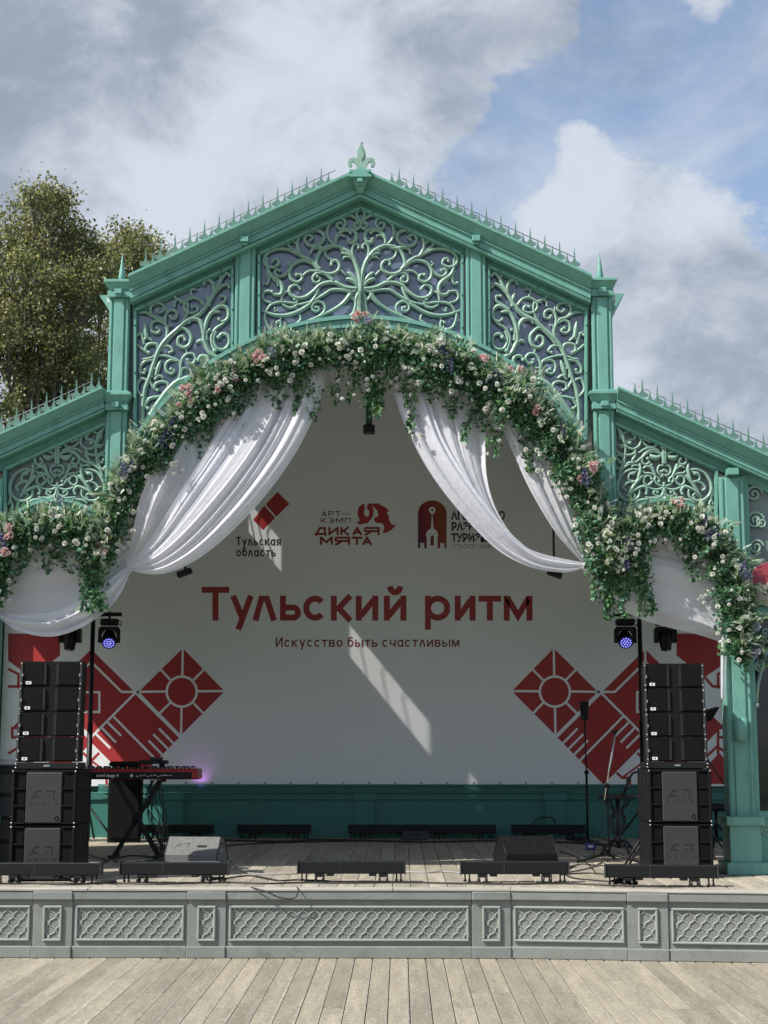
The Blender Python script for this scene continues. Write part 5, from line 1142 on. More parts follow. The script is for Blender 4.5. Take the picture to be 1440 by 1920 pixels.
# trees on the far side of the square, mirrored in the window panes of the side screens
L = Leaves(); r = np.random.default_rng(77); mb = MB()
for k in range(9):
    cx_, cy_, h_ = -26 + k * 7.0 + r.uniform(-1.5, 1.5), -40 + r.uniform(-4, 4), r.uniform(4.5, 6.5)
    for q in range(26):
        c = np.array([cx_, cy_, h_ * .62]) + r.normal(size=3) * np.array([1.5, 1.5, h_ * .17]); n = 240
        pp = c + r.normal(size=(n, 3)) * .55; mi = r.choice(4, n, p=(.36, .28, .24, .12))
        for m_ in range(4):
            sl_ = mi == m_; L.put(T_ROUND, pp[sl_], r.normal(size=(sl_.sum(), 3)), r.uniform(.18, .3, sl_.sum()), r.uniform(0, 6.28, sl_.sum()), m_)
o = mk('park_trees', L.mesh('park_trees', TL), None, None, kind='stuff'); setp(o, 'row of leafy trees across the square, mirrored in the side window', 'trees')
# ================================================================== STAGE GEAR
def G(px, py): return PF(px, py, STZ)
# ---- line array cabinets and subwoofers
AW, AH, AD = .50, .205, .36
def array_cab(name, label, group):
    t = thing(name, label, 'speaker', group=group); h = AH
    mb = MB(); w = AW; d = AD
    mb.prism([Vector(q) for q in ((-w / 2, 0, .001), (w / 2, 0, .001), (w / 2, 0, h), (-w / 2, 0, h))], [Vector(q) for q in ((-w / 2 + .02, d, .001), (w / 2 - .02, d, .001), (w / 2 - .02, d, h), (-w / 2 + .02, d, h))])
    mk('cabinet', mb, M_BLKR, t)
    for s in (-1, 1):
        mb = MB(); mb.box((s * .148, -.008, h / 2), (.165, .016, h - .022), ch=.004); g = mk('grille', mb, M_GRILLE, t)
        mb = MB(); 
        for k in range(14): mb.box((s * .052, -.008, .02 + k * .0125), (.022, .016, .007))
        mk('vent_ribs', mb, M_CAB, t)
        mb = MB(); mb.box((s * (w / 2 - .006), -.006, h / 2), (.02, .03, h - .004), ch=.003); mk('rigging_plate', mb, M_CAB, t)
        mb = MB()
        mb.box((s * (w / 2 - .014), -.024, h * .45), (.012, .01, .022)); mk('locking_pin', mb, M_STEEL, t)
        for z in (.02, h - .02): mb = MB(); mb.ball((s * (w / 2 - .006), -.024, z), .0065, 6); mk('corner_bolt', mb, M_STEEL, t)
    mb = MB(); mb.box((0, .014, h / 2), (.08, .02, h - .03)); mk('horn_throat', mb, M_BLK, t)
    mb = MB(); mb.box((-.185, -.0175, .028), (.044, .003, .024)); lb = mk('maker_label', mb, M_WHITE, t)
    o = font_text('АЯ', .011, M_BLACKP, 'label_print', lb, .0008); o.data.transform(Matrix.Rotation(R(90), 4, 'X')); o.data.transform(Matrix.Translation((-.197, -.0195, .0225)))
    return t
def sub_cab(name, label, group):
    t = thing(name, label, 'subwoofer', group=group); w, h, d = .535, .445, .66
    mb = MB(); mb.box((0, d / 2 + .004, h / 2), (w, d, h - .004), ch=.006); cab = mk('cabinet', mb, M_BLKR, t)
    mb = MB(); mb.box((0, -.006, h / 2 - .006), (.295, .024, h - .035), ch=.008); fp = mk('front_panel', mb, M_CAB, t)
    mb = MB()
    cv = lambda x, z: Vector((x, -.0190, z))
    for st in ([(-.10, .205), (-.055, .27), (-.02, .27)], [(-.075, .225), (-.03, .225)], [(.02, .27), (.085, .27), (.078, .205)], [(.03, .228), (.05, .228)]): ribbon(mb, st, .006, conv=cv)
    mk('maker_logo', mb, M_BLK, fp)
    for k, c in enumerate('AUDIO'):
        o = font_text(c, .016, M_BLK, 'maker_lettering', fp, .0005); o.data.transform(Matrix.Rotation(R(90), 4, 'X')); o.data.transform(Matrix.Translation((-.108 + k * .050, -.0190, .165)))
    mb = MB(); mb.lathe((.105, -.018, .055), [(.018, 0), (.018, .006), (.010, .006), (.010, .003)], 14, Matrix.Rotation(R(90), 3, 'X')); mk('round_badge', mb, M_BLK, fp)
    for s in (-1, 1):
        for k in range(3):
            mb = MB(); mb.box((s * .197, .0, .085 + k * .138), (.082, .012, .125)); mk('vent_mesh', mb, M_GRILLE, t)
        mb = MB(); mb.box((s * .250, -.008, h / 2), (.022, .026, h - .006), ch=.004)
        for k in range(4): mb.box((s * .197, -.006, .014 + k * .139), (.09, .024, .012))
        mk('vent_frame', mb, M_BLKR, t)
        for z in (.12, .33):
            for yy in (.22, .44):
                mb = MB(); mb.box((s * (w / 2 - .003), yy, z), (.012, .05, .10), ch=.003); mk('handle_slot', mb, M_BLK, t)
        mb = MB()
        for z in (.015, h - .015): mb.ball((s * .255, -.024, z), .0075, 6)
        mk('corner_bolt', mb, M_STEEL, t)
    return t
def bumper(label):
    t = thing('speaker_frame', label, 'speaker frame')
    mb = MB(); mb.box((0, .17, .026), (.52, .36, .05), ch=.004); mk('frame_plate', mb, M_BLK, t)
    mb = MB(); mb.box((0, -.014, .027), (.05, .008, .014)); 
    for s in (-1, 1): mb.ball((s * .25, -.018, .04), .007, 6); mb.ball((s * .25, -.018, .012), .007, 6)
    mk('latch', mb, M_STEEL, t)
    return t
def ground_y(px, D): return None
SYS = {'left': .62, 'right': 1.0}
ORD = ['topmost', 'second from top', 'third from top', 'lowest']
acab = scab = None
for side, pxs in (('left', (92, 96)), ('right', (1271, 1268))):
    SY = SYS[side]; rz = R(2.0) if side == 'left' else R(-1.5)
    xs = P(80 if side == 'left' else 1277, 1580, SY).x; z = STZ + .004
    for k in range(2):
        lb = '%s black bass cabinet of the %s speaker tower' % ('bottom' if k == 0 else 'upper', side)
        if scab is None: scab = sub_cab('subwoofer', lb, 'bass cabinets under the speaker towers'); scab.location = (xs, SY, z); scab.rotation_euler.z = rz
        else: dup(scab, (xs, SY, z), rz, lb)
        z += .448
    b = bumper('flat black rigging frame between bass cabinets and line array on the %s tower' % side); b.location = (xs + (.012 if side == 'left' else -.012), SY + .01, z); b.rotation_euler.z = rz; z += .056
    for k in range(4):
        lb = '%s of four line array speakers in the %s tower' % (ORD[3 - k], side)
        loc = (xs + (.014 + .003 * k if side == 'left' else -.014 - .001 * k), SY + .012 + .006 * k, z)
        if acab is None: acab = array_cab('line_array_speaker', lb, 'line array speakers in the two towers'); acab.location = loc; acab.rotation_euler.z = rz
        else: dup(acab, loc, rz, lb)
        z += .2072
# ---- batten lights
def batten(label, L=.86, feet=True, group='batten lights on the stage'):
    t = thing('batten_light', label, 'stage light', group=group); z0 = .062
    mb = MB(); mb.box((0, 0, z0 + .05), (L, .10, .098), ch=.007); body = mk('housing', mb, M_BLK, t)
    mb = MB(); mb.box((0, -.004, z0 + .099), (L - .02, .07, .006), ch=.002); mk('lens_strip', mb, M_GLASSD, t)
    for s in (-1, 1):
        mb = MB(); mb.box((s * (L / 2 + .004), 0, z0 + .052), (.012, .116, .112), ch=.003); mk('end_cap', mb, M_CAB, t)
        mb = MB(); mb.box((s * L * .30, 0, z0 - .012), (.075, .12, .024), ch=.003); mb.box((s * L * .20, -.02, z0 - .008), (.06, .06, .018), ch=.003); br = mk('bracket', mb, M_BLK, t)
        for yy in (-.05, .05):
            mb = MB(); 
            for q in (-.03, .03): mb.lathe((s * L * .30 + q, yy, .024), [(.010, -.008), (.024, -.008), (.024, .008), (.010, .008)], 12, Matrix.Rotation(R(90), 3, 'Y'))
            mk('caster', mb, M_CABLE, br)
        mb = MB()
        for q in (0, .035): mb.tube([Vector((s * (L / 2 - .03 - q), -.02, z0)), Vector((s * (L / 2 - .03 - q), -.02, .012))], .007, 6); mb.ball((s * (L / 2 - .03 - q), -.02, .013), .012, 6)
        mk('leg', mb, M_BLK, t)
    mb = MB(); mb.box((-L * .1, -.052, z0 + .05), (.006, .004, .08)); mk('seam', mb, M_CAB, t)
    return t
b0 = None
for (px, row, lab) in ((88, 1657, 'long black batten light on casters in front of the left speaker tower'), (327, 1655.5, 'long black batten light on casters in front of the left wedge monitor'), (659, 1653.5, 'long black batten light on casters alone in the middle of the stage edge'), (965, 1654.5, 'long black batten light on casters in front of the right wedge monitor'), (1240, 1662, 'long black batten light on casters in front of the right speaker tower')):
    p = G(px, row); 
    if b0 is None: b0 = batten(lab); b0.location = p + Vector((0, 0, .004))
    else: dup(b0, p + Vector((0, 0, .004)), R(-5) if px > 1200 else 0, lab)
for (px, lab) in ((332, 'dark batten light at the foot of the back wall behind the keyboard'), (514, 'dark batten light at the foot of the back wall, left of centre'), (722, 'dark batten light at the foot of the back wall under the middle of the banner'), (860, 'dark batten light at the foot of the back wall, right of centre'), (1028, 'dark batten light at the foot of the back wall behind the right wedge')):
    p = P(px, 1560, BY - .32); dup(b0, (p.x, BY - .32, STZ + .004), 0, lab)
# ---- wedge monitors
def wedge(label, logo):
    t = thing('wedge_monitor', label, 'stage monitor', group='wedge monitors on the stage'); w = .47
    prof = [(0, 0.004), (0, .135), (.15, .285), (.27, .275), (.43, .10), (.40, .004)]
    mb = MB(); mb.prism([Vector((-w / 2, y, z)) for y, z in prof], [Vector((w / 2, y, z)) for y, z in prof]); cab = mk('cabinet', mb, mat('dusty_grey_coat', (0.14, 0.14, 0.138), .7, .3, 40, bump=.4, bscale=260), t)
    mb = MB()
    for s in (-1, 1):
        pts = [Vector((s * (w / 2 + .002), y, z)) for y, z in prof]; mb.tube(pts + [pts[0]], .005, 5)
    mk('corner_trim', mb, M_BLK, t)
    nrm = Vector((0, -.15, .15)).normalized(); M = Matrix.Rotation(R(45), 3, 'X')
    c = Vector((.085, .072, .206)); mb = MB(); mb.box(c, (.085, .028, .008), M, .003); mk('handle_slot', mb, M_BLK, t)
    mb = MB(); cv = lambda x, y: Vector((x, .075 + (y) * .707, .21 + y * .707)) + nrm * .0015
    for st in ([(-.16, -.02), (-.12, .025), (-.10, .025)], [(-.13, 0), (-.10, 0)], [(-.085, .025), (-.03, .025), (-.045, -.02)]): ribbon(mb, st, .005, conv=cv)
    mk('maker_logo', mb, M_BLK, t)
    mb = MB(); mb.box((w / 2 + .003, .17, .16), (.008, .05, .03), ch=.003); mb.ball((w / 2 + .012, .12, .17), .010, 8); mk('side_socket', mb, M_STEEL, t)
    for s in (-1, 1):
        mb = MB(); mb.box((s * (w / 2 + .002), .2, .22), (.006, .07, .02), ch=.002); mk('side_handle', mb, M_BLK, t)
    return t
w1 = wedge('wedge monitor with sunlit grey top, between keyboard and stage edge', True); w1.location = P(357, 1628, 1.70) ; w1.location.z = STZ + .002; w1.rotation_euler.z = R(-6)
w2 = dup(w1, Vector((P(998, 1628, 1.85).x, 1.85, STZ + .002)), R(12), 'wedge monitor in dark coating turned towards the middle, on the right')
for c_ in w2.children:
    if c_.name.startswith('cabinet'): c_.data = c_.data.copy(); c_.data.materials[0] = M_BLKR
# ---- keyboard on its stand
YK = 3.28
kx = P(250, 1450, YK).x; kz = P(250, 1462, YK).z
kb = thing('keyboard', 'red stage keyboard with black back panel on a crossed stand', 'keyboard', (kx, YK, kz)); KL = 1.28
kxr = P(371, 1450, YK).x - kx
mb = MB(); mb.box((kxr - KL / 2, .17, .055), (KL, .34, .105), ch=.010); body = mk('body', mb, M_KRED, kb)
mb = MB(); mb.box((kxr - KL / 2 - .02, -.003, .040), (KL - .08, .012, .064), ch=.003); bpn = mk('back_panel', mb, M_BLK, kb)
mb = MB()
for k in range(52):
    mb.box((kxr - .06 - k * .0225, .27, .112), (.0212, .13, .012))
mk('white_keys', mb, M_WHITE, kb)
mb = MB()
for k in range(52):
    if k % 7 not in (2, 6): mb.box((kxr - .071 - k * .0225, .245, .124), (.012, .085, .014))
mk('black_keys', mb, M_BLK, kb)
mb = MB()
for k in range(26):
    mb.lathe((kxr - .1 - k * .04, .08, .108), [(.009, 0), (.008, .018), (.002, .019)], 8)
mk('control_knobs', mb, M_BLK, kb)
mb = MB()
for k in range(14): mb.box((kxr - .12 - k * .05, .13, .111), (.016, .024, .012))
mk('drawbars', mb, M_WHITE, kb)
o = font_text('nord stage 4', .030, M_WHITE, 'maker_lettering', bpn, .0012, 1.02); o.data.transform(Matrix.Rotation(R(90), 4, 'X')); o.data.transform(Matrix.Translation((P(181, 1456, YK).x - kx, -.0105, .028)))
mb = MB(); mb.box((P(247, 1456, YK).x - kx, -.0102, .040), (.024, .002, .028))
for k in range(9): mb.box((P(258 + k * 6.5, 1456, YK).x - kx, -.0102, .034 + .006 * (k % 3)), (.022, .002, .006))
for k in range(5): mb.box((P(305 + k * 4.2, 1456, YK).x - kx, -.0102, .042), (.014, .002, .006))
mk('socket_print', mb, M_WHITE, bpn)
st = thing('keyboard_stand', 'black double crossed stand under the red keyboard', 'stand', (kx, YK, STZ))
def bar(name, a, b, r, m, par, n=6):
    mb = MB(); mb.tube([Vector(a), Vector(b)], r, n); return mk(name, mb, m, par)
hz = kz - STZ - .003
xa, xb = P(208, 1600, YK).x - kx, P(292, 1600, YK).x - kx
for yy in (-.0, .08):
    mb = MB(); mb.hexa([Vector((xa - .0, yy, hz)), Vector((xa + .04, yy, hz)), Vector((xb + .04, yy, .02)), Vector((xb, yy, .02))], [Vector((xa, yy + .03, hz)), Vector((xa + .04, yy + .03, hz)), Vector((xb + .04, yy + .03, .02)), Vector((xb, yy + .03, .02))]); mk('cross_leg', mb, M_BLK, st)
    mb = MB(); mb.hexa([Vector((xb, yy + .04, hz)), Vector((xb + .04, yy + .04, hz)), Vector((xa + .04, yy + .04, .02)), Vector((xa, yy + .04, .02))], [Vector((xb, yy + .065, hz)), Vector((xb + .04, yy + .065, hz)), Vector((xa + .04, yy + .065, .02)), Vector((xa, yy + .065, .02))]); mk('cross_leg', mb, M_BLK, st)
for x in (xa + .02, xb + .02):
    mb = MB(); mb.box((x, .06, .016), (.045, .42, .03), ch=.006); mk('foot_bar', mb, M_BLK, st)
    mb = MB(); mb.box((x, .14, hz - .012), (.045, .34, .024), ch=.005); mk('top_arm', mb, M_BLK, st)
mb = MB(); mb.lathe(((xa + xb) / 2 + .02, -.01, hz / 2), [(.03, -.02), (.03, .05)], 10, Matrix.Rotation(R(90), 3, 'X')); mk('pivot', mb, M_BLK, st)
# things on the keyboard
p = P(276, 1434, YK + .18)
cs = thing('effects_case', 'black carrying case lying on the keyboard behind its back panel', 'case', (P(228, 1440, YK).x, YK + .20, kz + .126))
mb = MB(); mb.box((0, 0, .026), (.30, .20, .05), ch=.02); mk('soft_body', mb, M_BLK, cs); mb = MB(); mb.tube([Vector((-.06, -.1, .03)), Vector((0, -.13, .05)), Vector((.06, -.1, .03))], .008, 6); mk('handle', mb, M_BLK, cs)
mx = thing('synth_module', 'small black sound module resting on red feet on top of the keyboard', 'sound module', (P(283, 1437, YK).x, YK + .16, kz + .109))
mb = MB(); mb.box((0, 0, .062), (.28, .16, .036), ch=.006); mk('module_body', mb, M_BLK, mx)
mb = MB(); mb.box((-.07, -.03, .022), (.05, .05, .044)); mk('red_foot', mb, M_KRED, mx); mb = MB(); mb.box((.08, .03, .022), (.05, .05, .044)); mk('foot', mb, M_BLK, mx)
mb = MB(); mb.box((.03, .0, .092), (.12, .1, .022), Matrix.Rotation(R(12), 3, 'X'), .004); mk('front_display', mb, M_CAB, mx)
# bundle of leads hanging under the keyboard
mb = MB(); r_ = random.Random(4); q = P(290, 1465, YK + .1)
for k in range(9):
    x0 = q.x + r_.uniform(-.05, .06); pts = [Vector((x0, YK + r_.uniform(-.02, .25), kz - .005)), Vector((x0 + r_.uniform(-.06, .06), YK + .1, kz - r_.uniform(.15, .28))), Vector((x0 + r_.uniform(-.05, .12), YK + .15, kz - r_.uniform(.3, .5))), Vector((x0 + r_.uniform(-.03, .16), YK + .2, STZ + .012)), Vector((x0 + r_.uniform(-.2, .3), YK + r_.uniform(-.2, .5), STZ + .008))]
    mb.tube([Vector(c) for c in cr([tuple(c) for c in pts], 5)], .0055, 5)
o = mk('cable_bundle', mb, M_CABLE); setp(o, 'tangle of black leads hanging from the keyboard to the stage floor', 'cables')
# PA speaker behind the keyboard
sp_ = thing('floor_speaker', 'dark fabric fronted speaker cabinet standing behind the keyboard stand', 'speaker', Vector((P(232, 1575, 5.7).x, 5.7, STZ)))
mb = MB(); mb.prism([Vector(c) for c in ((-.19, 0, .004), (.17, 0, .004), (.19, 0, .10), (.19, 0, .74), (-.19, 0, .74), (-.19, 0, .08))], [Vector(c) for c in ((-.15, .36, .004), (.13, .36, .004), (.15, .36, .10), (.15, .36, .74), (-.15, .36, .74), (-.15, .36, .08))]); mk('cabinet', mb, M_BLKR, sp_)
mb = MB(); mb.box((0, -.01, .38), (.34, .016, .66), ch=.006); mk('grille', mb, M_GRILLE, sp_); mb = MB(); mb.box((-.2, .12, .5), (.02, .12, .05), ch=.006); mk('handle', mb, M_BLK, sp_)
# ---- cases at the left edge
cz = thing('equipment_rack', 'black equipment rack cut by the left picture edge beside the speaker tower', 'equipment rack', Vector((P(-38, 1600, 1.6).x, 1.6, STZ)))
mb = MB(); mb.box((0, .25, .46), (.56, .5, .9), ch=.008); mk('case_shell', mb, M_BLK, cz)
for k in range(4):
    mb = MB(); mb.box((.12, -.012, .16 + k * .2), (.34, .03, .17), ch=.006); mk('rack_unit', mb, M_CAB, cz)
mb = MB(); mb.ball((.28, -.02, .85), .012); mb.box((.27, -.012, .5), (.02, .02, .06)); mk('catch', mb, M_STEEL, cz)
wb = thing('white_case', 'white flat plastic case lying on the equipment rack at the left edge', 'case', Vector((P(-20, 1430, 1.7).x, 1.72, STZ + .91)))
mb = MB(); mb.box((.10, .12, .055), (.46, .3, .10), ch=.012); mk('case_body', mb, M_WHITE, wb); mb = MB(); mb.box((.10, -.035, .062), (.46, .012, .014), ch=.003); mk('case_rim', mb, M_WHITE, wb)
# ---- lighting stands with moving heads
def lstand(px, x_a, x_b, label, side):
    Y = 5.9; base = Vector((P(px, 1570, Y).x, Y, STZ)); t = thing('lighting_stand', label, 'stand', base, group='black lighting stands at the back')
    zb = P(px, 1152, Y).z - STZ; xa = P(x_a, 1152, Y).x - base.x; xb = P(x_b, 1152, Y).x - base.x
    mb = MB(); mb.cyl((0, 0, .01), (0, 0, zb), .026, 10); mb.cyl((0, 0, .02), (0, 0, zb * .52), .032, 10); mk('post', mb, M_BLK, t)
    mb = MB(); mb.cyl((xa, 0, zb), (xb, 0, zb), .024, 10); mk('crossbar', mb, M_BLK, t)
    for k in range(3):
        a = R(90 + 120 * k); mb = MB(); mb.tube([Vector((0, 0, .42)), Vector((math.cos(a) * .42, math.sin(a) * .42, .014))], .012, 6); mk('leg', mb, M_BLK, t)
    return Y, base.z + zb
def moving_head(label, px, Y, zbar, lit, tilt, pan=0.0):
    x = P(px, 1180, Y).x; t = thing('moving_head', label, 'stage light', Vector((x, Y, zbar)), rz=pan, group='moving head lights on the lighting stands')
    mb = MB(); mb.lathe((0, 0, 0), [(.034, -.012), (.034, .012)], 12, Matrix.Rotation(R(90), 3, 'Y')); mb.box((0, 0, -.035), (.03, .05, .05), ch=.004); mk('clamp', mb, M_BLK, t)
    mb = MB(); mb.box((0, 0, -.095), (.215, .17, .075), ch=.016); bs = mk('base', mb, M_BLK, t)
    mb = MB(); mb.box((-.07, -.09, -.085), (.03, .02, .02)); mb.tube([Vector((.10, -.06, -.07)), Vector((.14, -.09, -.10)), Vector((.13, -.06, -.14)), Vector((.1, -.03, -.12))], .006, 5); mk('power_lead', mb, M_CABLE, bs)
    mb = MB(); out_ = [(-.128, -.335), (-.128, -.185), (-.105, -.148), (.105, -.148), (.128, -.185), (.128, -.335), (.085, -.335), (.085, -.235), (.055, -.192), (-.055, -.192), (-.085, -.235), (-.085, -.335)]
    mb.prism([Vector((a, -.055, b)) for a, b in out_], [Vector((a, .055, b)) for a, b in out_]); mk('yoke', mb, M_BLK, t)
    M = Matrix.Rotation(R(tilt), 3, 'X'); c = Vector((0, 0, -.295))
    mb = MB()
    if lit: mb.lathe(c, [(.04, -.11), (.072, -.09), (.084, -.02), (.086, .07), (.080, .082), (.074, .078)], 20, M)
    else: mb.lathe(c, [(.05, -.11), (.078, -.09), (.08, -.01), (.072, .05), (.060, .125), (.052, .13)], 20, M)
    hd = mk('lamp_head', mb, M_BLK, t)
    mb = MB()
    if lit:
        mb.lathe(c + M @ Vector((0, 0, .079)), [(.073, -.002), (.073, .002)], 20, M); ln = mk('lens_plate', mb, M_LEDB, t)
        mb = MB()
        for (n, rr_) in ((1, 0), (6, .028), (12, .056)):
            for k in range(n):
                a = 6.283 * k / n; mb.lathe(c + M @ Vector((rr_ * math.cos(a), rr_ * math.sin(a), .083)), [(.0085, -.001), (.007, .003)], 8, M)
        mk('led_lens', mb, M_LED, ln)
    else:
        mb.lathe(c + M @ Vector((0, 0, .128)), [(.046, -.002), (.046, .004)], 16, M); mk('front_lens', mb, M_GLASSD, t)
Y1, z1 = lstand(163, 98, 228, 'thin black lighting stand behind the left speaker tower', -1)
moving_head('moving head light with glowing blue lens on the left stand', 205, Y1 - .02, z1, True, 128, R(10)); moving_head('unlit moving head pointing down below the left bay drape', 132, Y1 - .02, z1, False, 168)
Y1, z1 = lstand(1209, 1150, 1275, 'thin black lighting stand behind the right speaker tower', 1)
moving_head('moving head light with glowing blue lens on the right stand', 1172, Y1 - .02, z1, True, 122, R(-2)); moving_head('unlit moving head pointing down below the right bay drape', 1247, Y1 - .02, z1, False, 166)
# small floodlights hanging in the arch
for (px, py, lab) in ((346, 1074, 'small black floodlight hanging under the left main drape'), (1040, 1076, 'small black floodlight hanging under the right main drape')):
    p = P(px, py, FY + 1.6); t = thing('floodlight', lab, 'floodlight', p, group='small floodlights under the main drapes')
    mb = MB(); mb.box((0, 0, 0), (.15, .10, .055), Matrix.Rotation(R(-20 if px < 700 else 20), 3, 'Y'), .006); mk('housing', mb, M_BLK, t); mb = MB(); mb.tube([Vector((0, .03, .02)), Vector((0, .05, .3)), Vector((0, .05, 1.6))], .012, 6); mk('hanger', mb, M_BLK, t)
# ---- microphone stands, table, small gear on the right
p = P(1102, 1572, 5.9); t = thing('monitor_stand', 'black stand with a small black speaker box in front of the right diamond', 'stand', Vector((p.x, 5.9, STZ)))
zt3 = P(1100, 1350, 5.9).z - STZ; zc = P(1100, 1448, 5.9).z - STZ
mb = MB(); mb.cyl((0, 0, .01), (0, 0, zc), .014, 8); mb.cyl((0, 0, zc), (-.01, 0, zt3), .009, 8); mk('post', mb, M_BLK, t); mb = MB(); mb.box((0, -.01, zc), (.05, .04, .04), ch=.006); mk('clutch', mb, M_BLK, t)
mb = MB(); mb.frust((-.012, 0, zt3), (.075, .07), (.10, .08), .215); mk('speaker_box', mb, M_BLK, t); mb = MB(); mb.box((-.032, -.04, zt3 + .025), (.022, .006, .03)); mk('grey_tag', mb, M_CAB, t)
mb = MB(); mb.lathe((0, 0, 0), [(.14, 0), (.14, .012), (.03, .025)], 16); mk('round_base', mb, M_IRON, t)
p = G(1143, 1616); t = thing('microphone_stand', 'microphone stand with a shiny slanted boom tube left of the right speaker tower', 'microphone stand', p)
yb_ = p.y; zc = P(1139, 1474, yb_).z - STZ; A = P(1133, 1500, yb_) - p; B = P(1153, 1376, yb_) - p; Cc = P(1139, 1474, yb_) - p
mb = MB(); mb.cyl((0, 0, .05), (Cc.x, 0, zc), .011, 8); mk('post', mb, M_BLK, t); mb = MB(); mb.cyl(A, B, .0095, 10); mk('boom', mb, M_CHROME, t); mb = MB(); mb.ball(Cc, .024, 8); mb.box(Cc, (.035, .04, .045), ch=.005); mk('clutch', mb, M_BLK, t)
mb = MB(); mb.box(B + Vector((0, 0, .012)), (.03, .03, .03), ch=.005); mb.tube([B + Vector((-.03, 0, .03)), B + Vector((0, 0, .015)), B + Vector((.03, 0, .035))], .008, 6); mk('microphone_clip', mb, M_BLK, t)
mb = MB(); mb.tube([Vector((A.x, 0, A.z)), Vector((A.x - .01, 0, A.z - .2)), Vector((A.x - .09, .2, .05)), Vector((A.x - .15, .5, .01))], .004, 5); mk('lead', mb, M_CABLE, t)
for k, a in enumerate((200, 320, 75)):
    a = R(a); mb = MB(); mb.tube([Vector((0, 0, .075)), Vector((math.cos(a) * .12, math.sin(a) * .12, .06)), Vector((math.cos(a) * .33, math.sin(a) * .33, .014))], [.012, .013, .013], 6); mb.ball((math.cos(a) * .33, math.sin(a) * .33, .016), .015, 6); mk('leg', mb, M_BLK, t)
p = P(1160, 1596, 3.9); t = thing('bistro_table', 'round black table on an ornate cast iron pedestal right of the microphone stand', 'table', Vector((p.x, 3.9, STZ)))
ht = P(1160, 1492, 3.9).z - STZ
mb = MB(); mb.lathe((0, 0, ht), [(.19, -.03), (.20, -.012), (.20, 0), (.19, .006)], 24); mk('table_top', mb, M_IRON, t); mb = MB(); mb.cyl((0, 0, .06), (0, 0, ht - .03), .022, 10); mb.lathe((0, 0, .1), [(.03, 0), (.045, .04), (.03, .1)], 12); mk('pedestal', mb, M_IRON, t)
for k in range(4):
    a = R(25 + 90 * k); c_, s_ = math.cos(a), math.sin(a)
    mb = MB(); mb.tube([Vector(q) for q in cr([(c_ * r_, s_ * r_, z) for r_, z in ((.03, .14), (.09, .13), (.15, .07), (.19, .02), (.22, .012))], 4)], .014, 6); mk('foot', mb, M_IRON, t)
    mb = MB(); mb.tube([Vector(q) for q in cr([(c_ * r_, s_ * r_, z) for r_, z in ((.15, ht - .03), (.11, ht - .10), (.06, ht - .14), (.07, ht - .22), (.09, ht - .2), (.075, ht * .45), (.06, .2))], 4)], .010, 6); mk('scroll_brace', mb, M_IRON, t)
p = P(1168, 1488, 3.9); t = thing('clip_microphone', 'jointed black microphone arm clamped to the round table', 'microphone', Vector((p.x, 3.86, STZ + ht + .008)))
mb = MB(); mb.tube([Vector(q) for q in ((0, 0, .0), (.03, 0, .09), (.055, 0, .16), (.10, 0, .22), (.15, 0, .235))], .012, 6); mk('arm', mb, M_BLK, t); mb = MB(); mb.ball((.055, -.01, .15), .026, 8); mk('joint', mb, M_CAB, t); mb = MB(); mb.ball((.03, -.01, .08), .024, 8); mk('joint', mb, M_CAB, t); mb = MB(); mb.box((.0, -.01, .015), (.05, .05, .03), ch=.006); mk('clamp', mb, M_CAB, t)
p = G(1180, 1622); t = thing('folded_stand', 'folded black metal stand leaning against the inside of the right speaker tower', 'stand', Vector((p.x - .04, SYS['right'] + .75, STZ)))
for k in range(2):
    mb = MB(); mb.tube([Vector((k * .035 - .12, 0, .012)), Vector((k * .035 + .10, .02, .36))], .011, 6); mk('rail', mb, M_BLK, t)
mb = MB(); mb.tube([Vector((.10, .02, .36)), Vector((.135, .02, .36))], .011, 6); mk('cross_rail', mb, M_BLK, t)
p = P(1336, 1590, 3.2); t = thing('music_stand', 'black music desk on a tripod partly hidden by the right speaker tower', 'music stand', Vector((p.x, 3.2, STZ)))
zt4 = P(1338, 1345, 3.2).z - STZ
mb = MB(); mb.cyl((-.03, 0, .02), (-.03, 0, zt4 - .02), .012, 8); mk('post', mb, M_BLK, t)
mb = MB(); mb.prism([Vector(q) for q in ((-.09, 0, zt4 - .06), (.03, 0, zt4 - .03), (.115, 0, zt4 + .10), (-.06, 0, zt4 + .045))], [Vector(q) for q in ((-.09, .2, zt4 - .05), (.03, .2, zt4 - .02), (.115, .2, zt4 + .11), (-.06, .2, zt4 + .055))]); mk('desk', mb, M_BLK, t)
mb = MB(); mb.tube([Vector((-.04, 0, zt4 * .72)), Vector((.14, 0, zt4 * .52))], .009, 6); mk('boom', mb, M_BLK, t)
for k in range(3):
    a = R(30 + 120 * k); mb = MB(); mb.tube([Vector((-.03, 0, .28)), Vector((-.03 + math.cos(a) * .26, math.sin(a) * .26, .012))], .009, 6); mk('leg', mb, M_BLK, t)
t = thing('drum_throne', 'low black seat on folding legs behind the right speaker tower', 'stool', Vector((P(1345, 1590, 4.2).x, 4.2, STZ)))
mb = MB(); mb.lathe((0, 0, .46), [(.13, -.04), (.15, -.02), (.15, .02), (.12, .04)], 16); mk('seat', mb, M_BLK, t); mb = MB(); mb.cyl((0, 0, .1), (0, 0, .43), .016, 8); mk('post', mb, M_BLK, t)
for k in range(3):
    a = R(90 + 120 * k); mb = MB(); mb.tube([Vector((0, 0, .3)), Vector((math.cos(a) * .22, math.sin(a) * .22, .012))], .011, 6); mk('leg', mb, M_BLK, t)
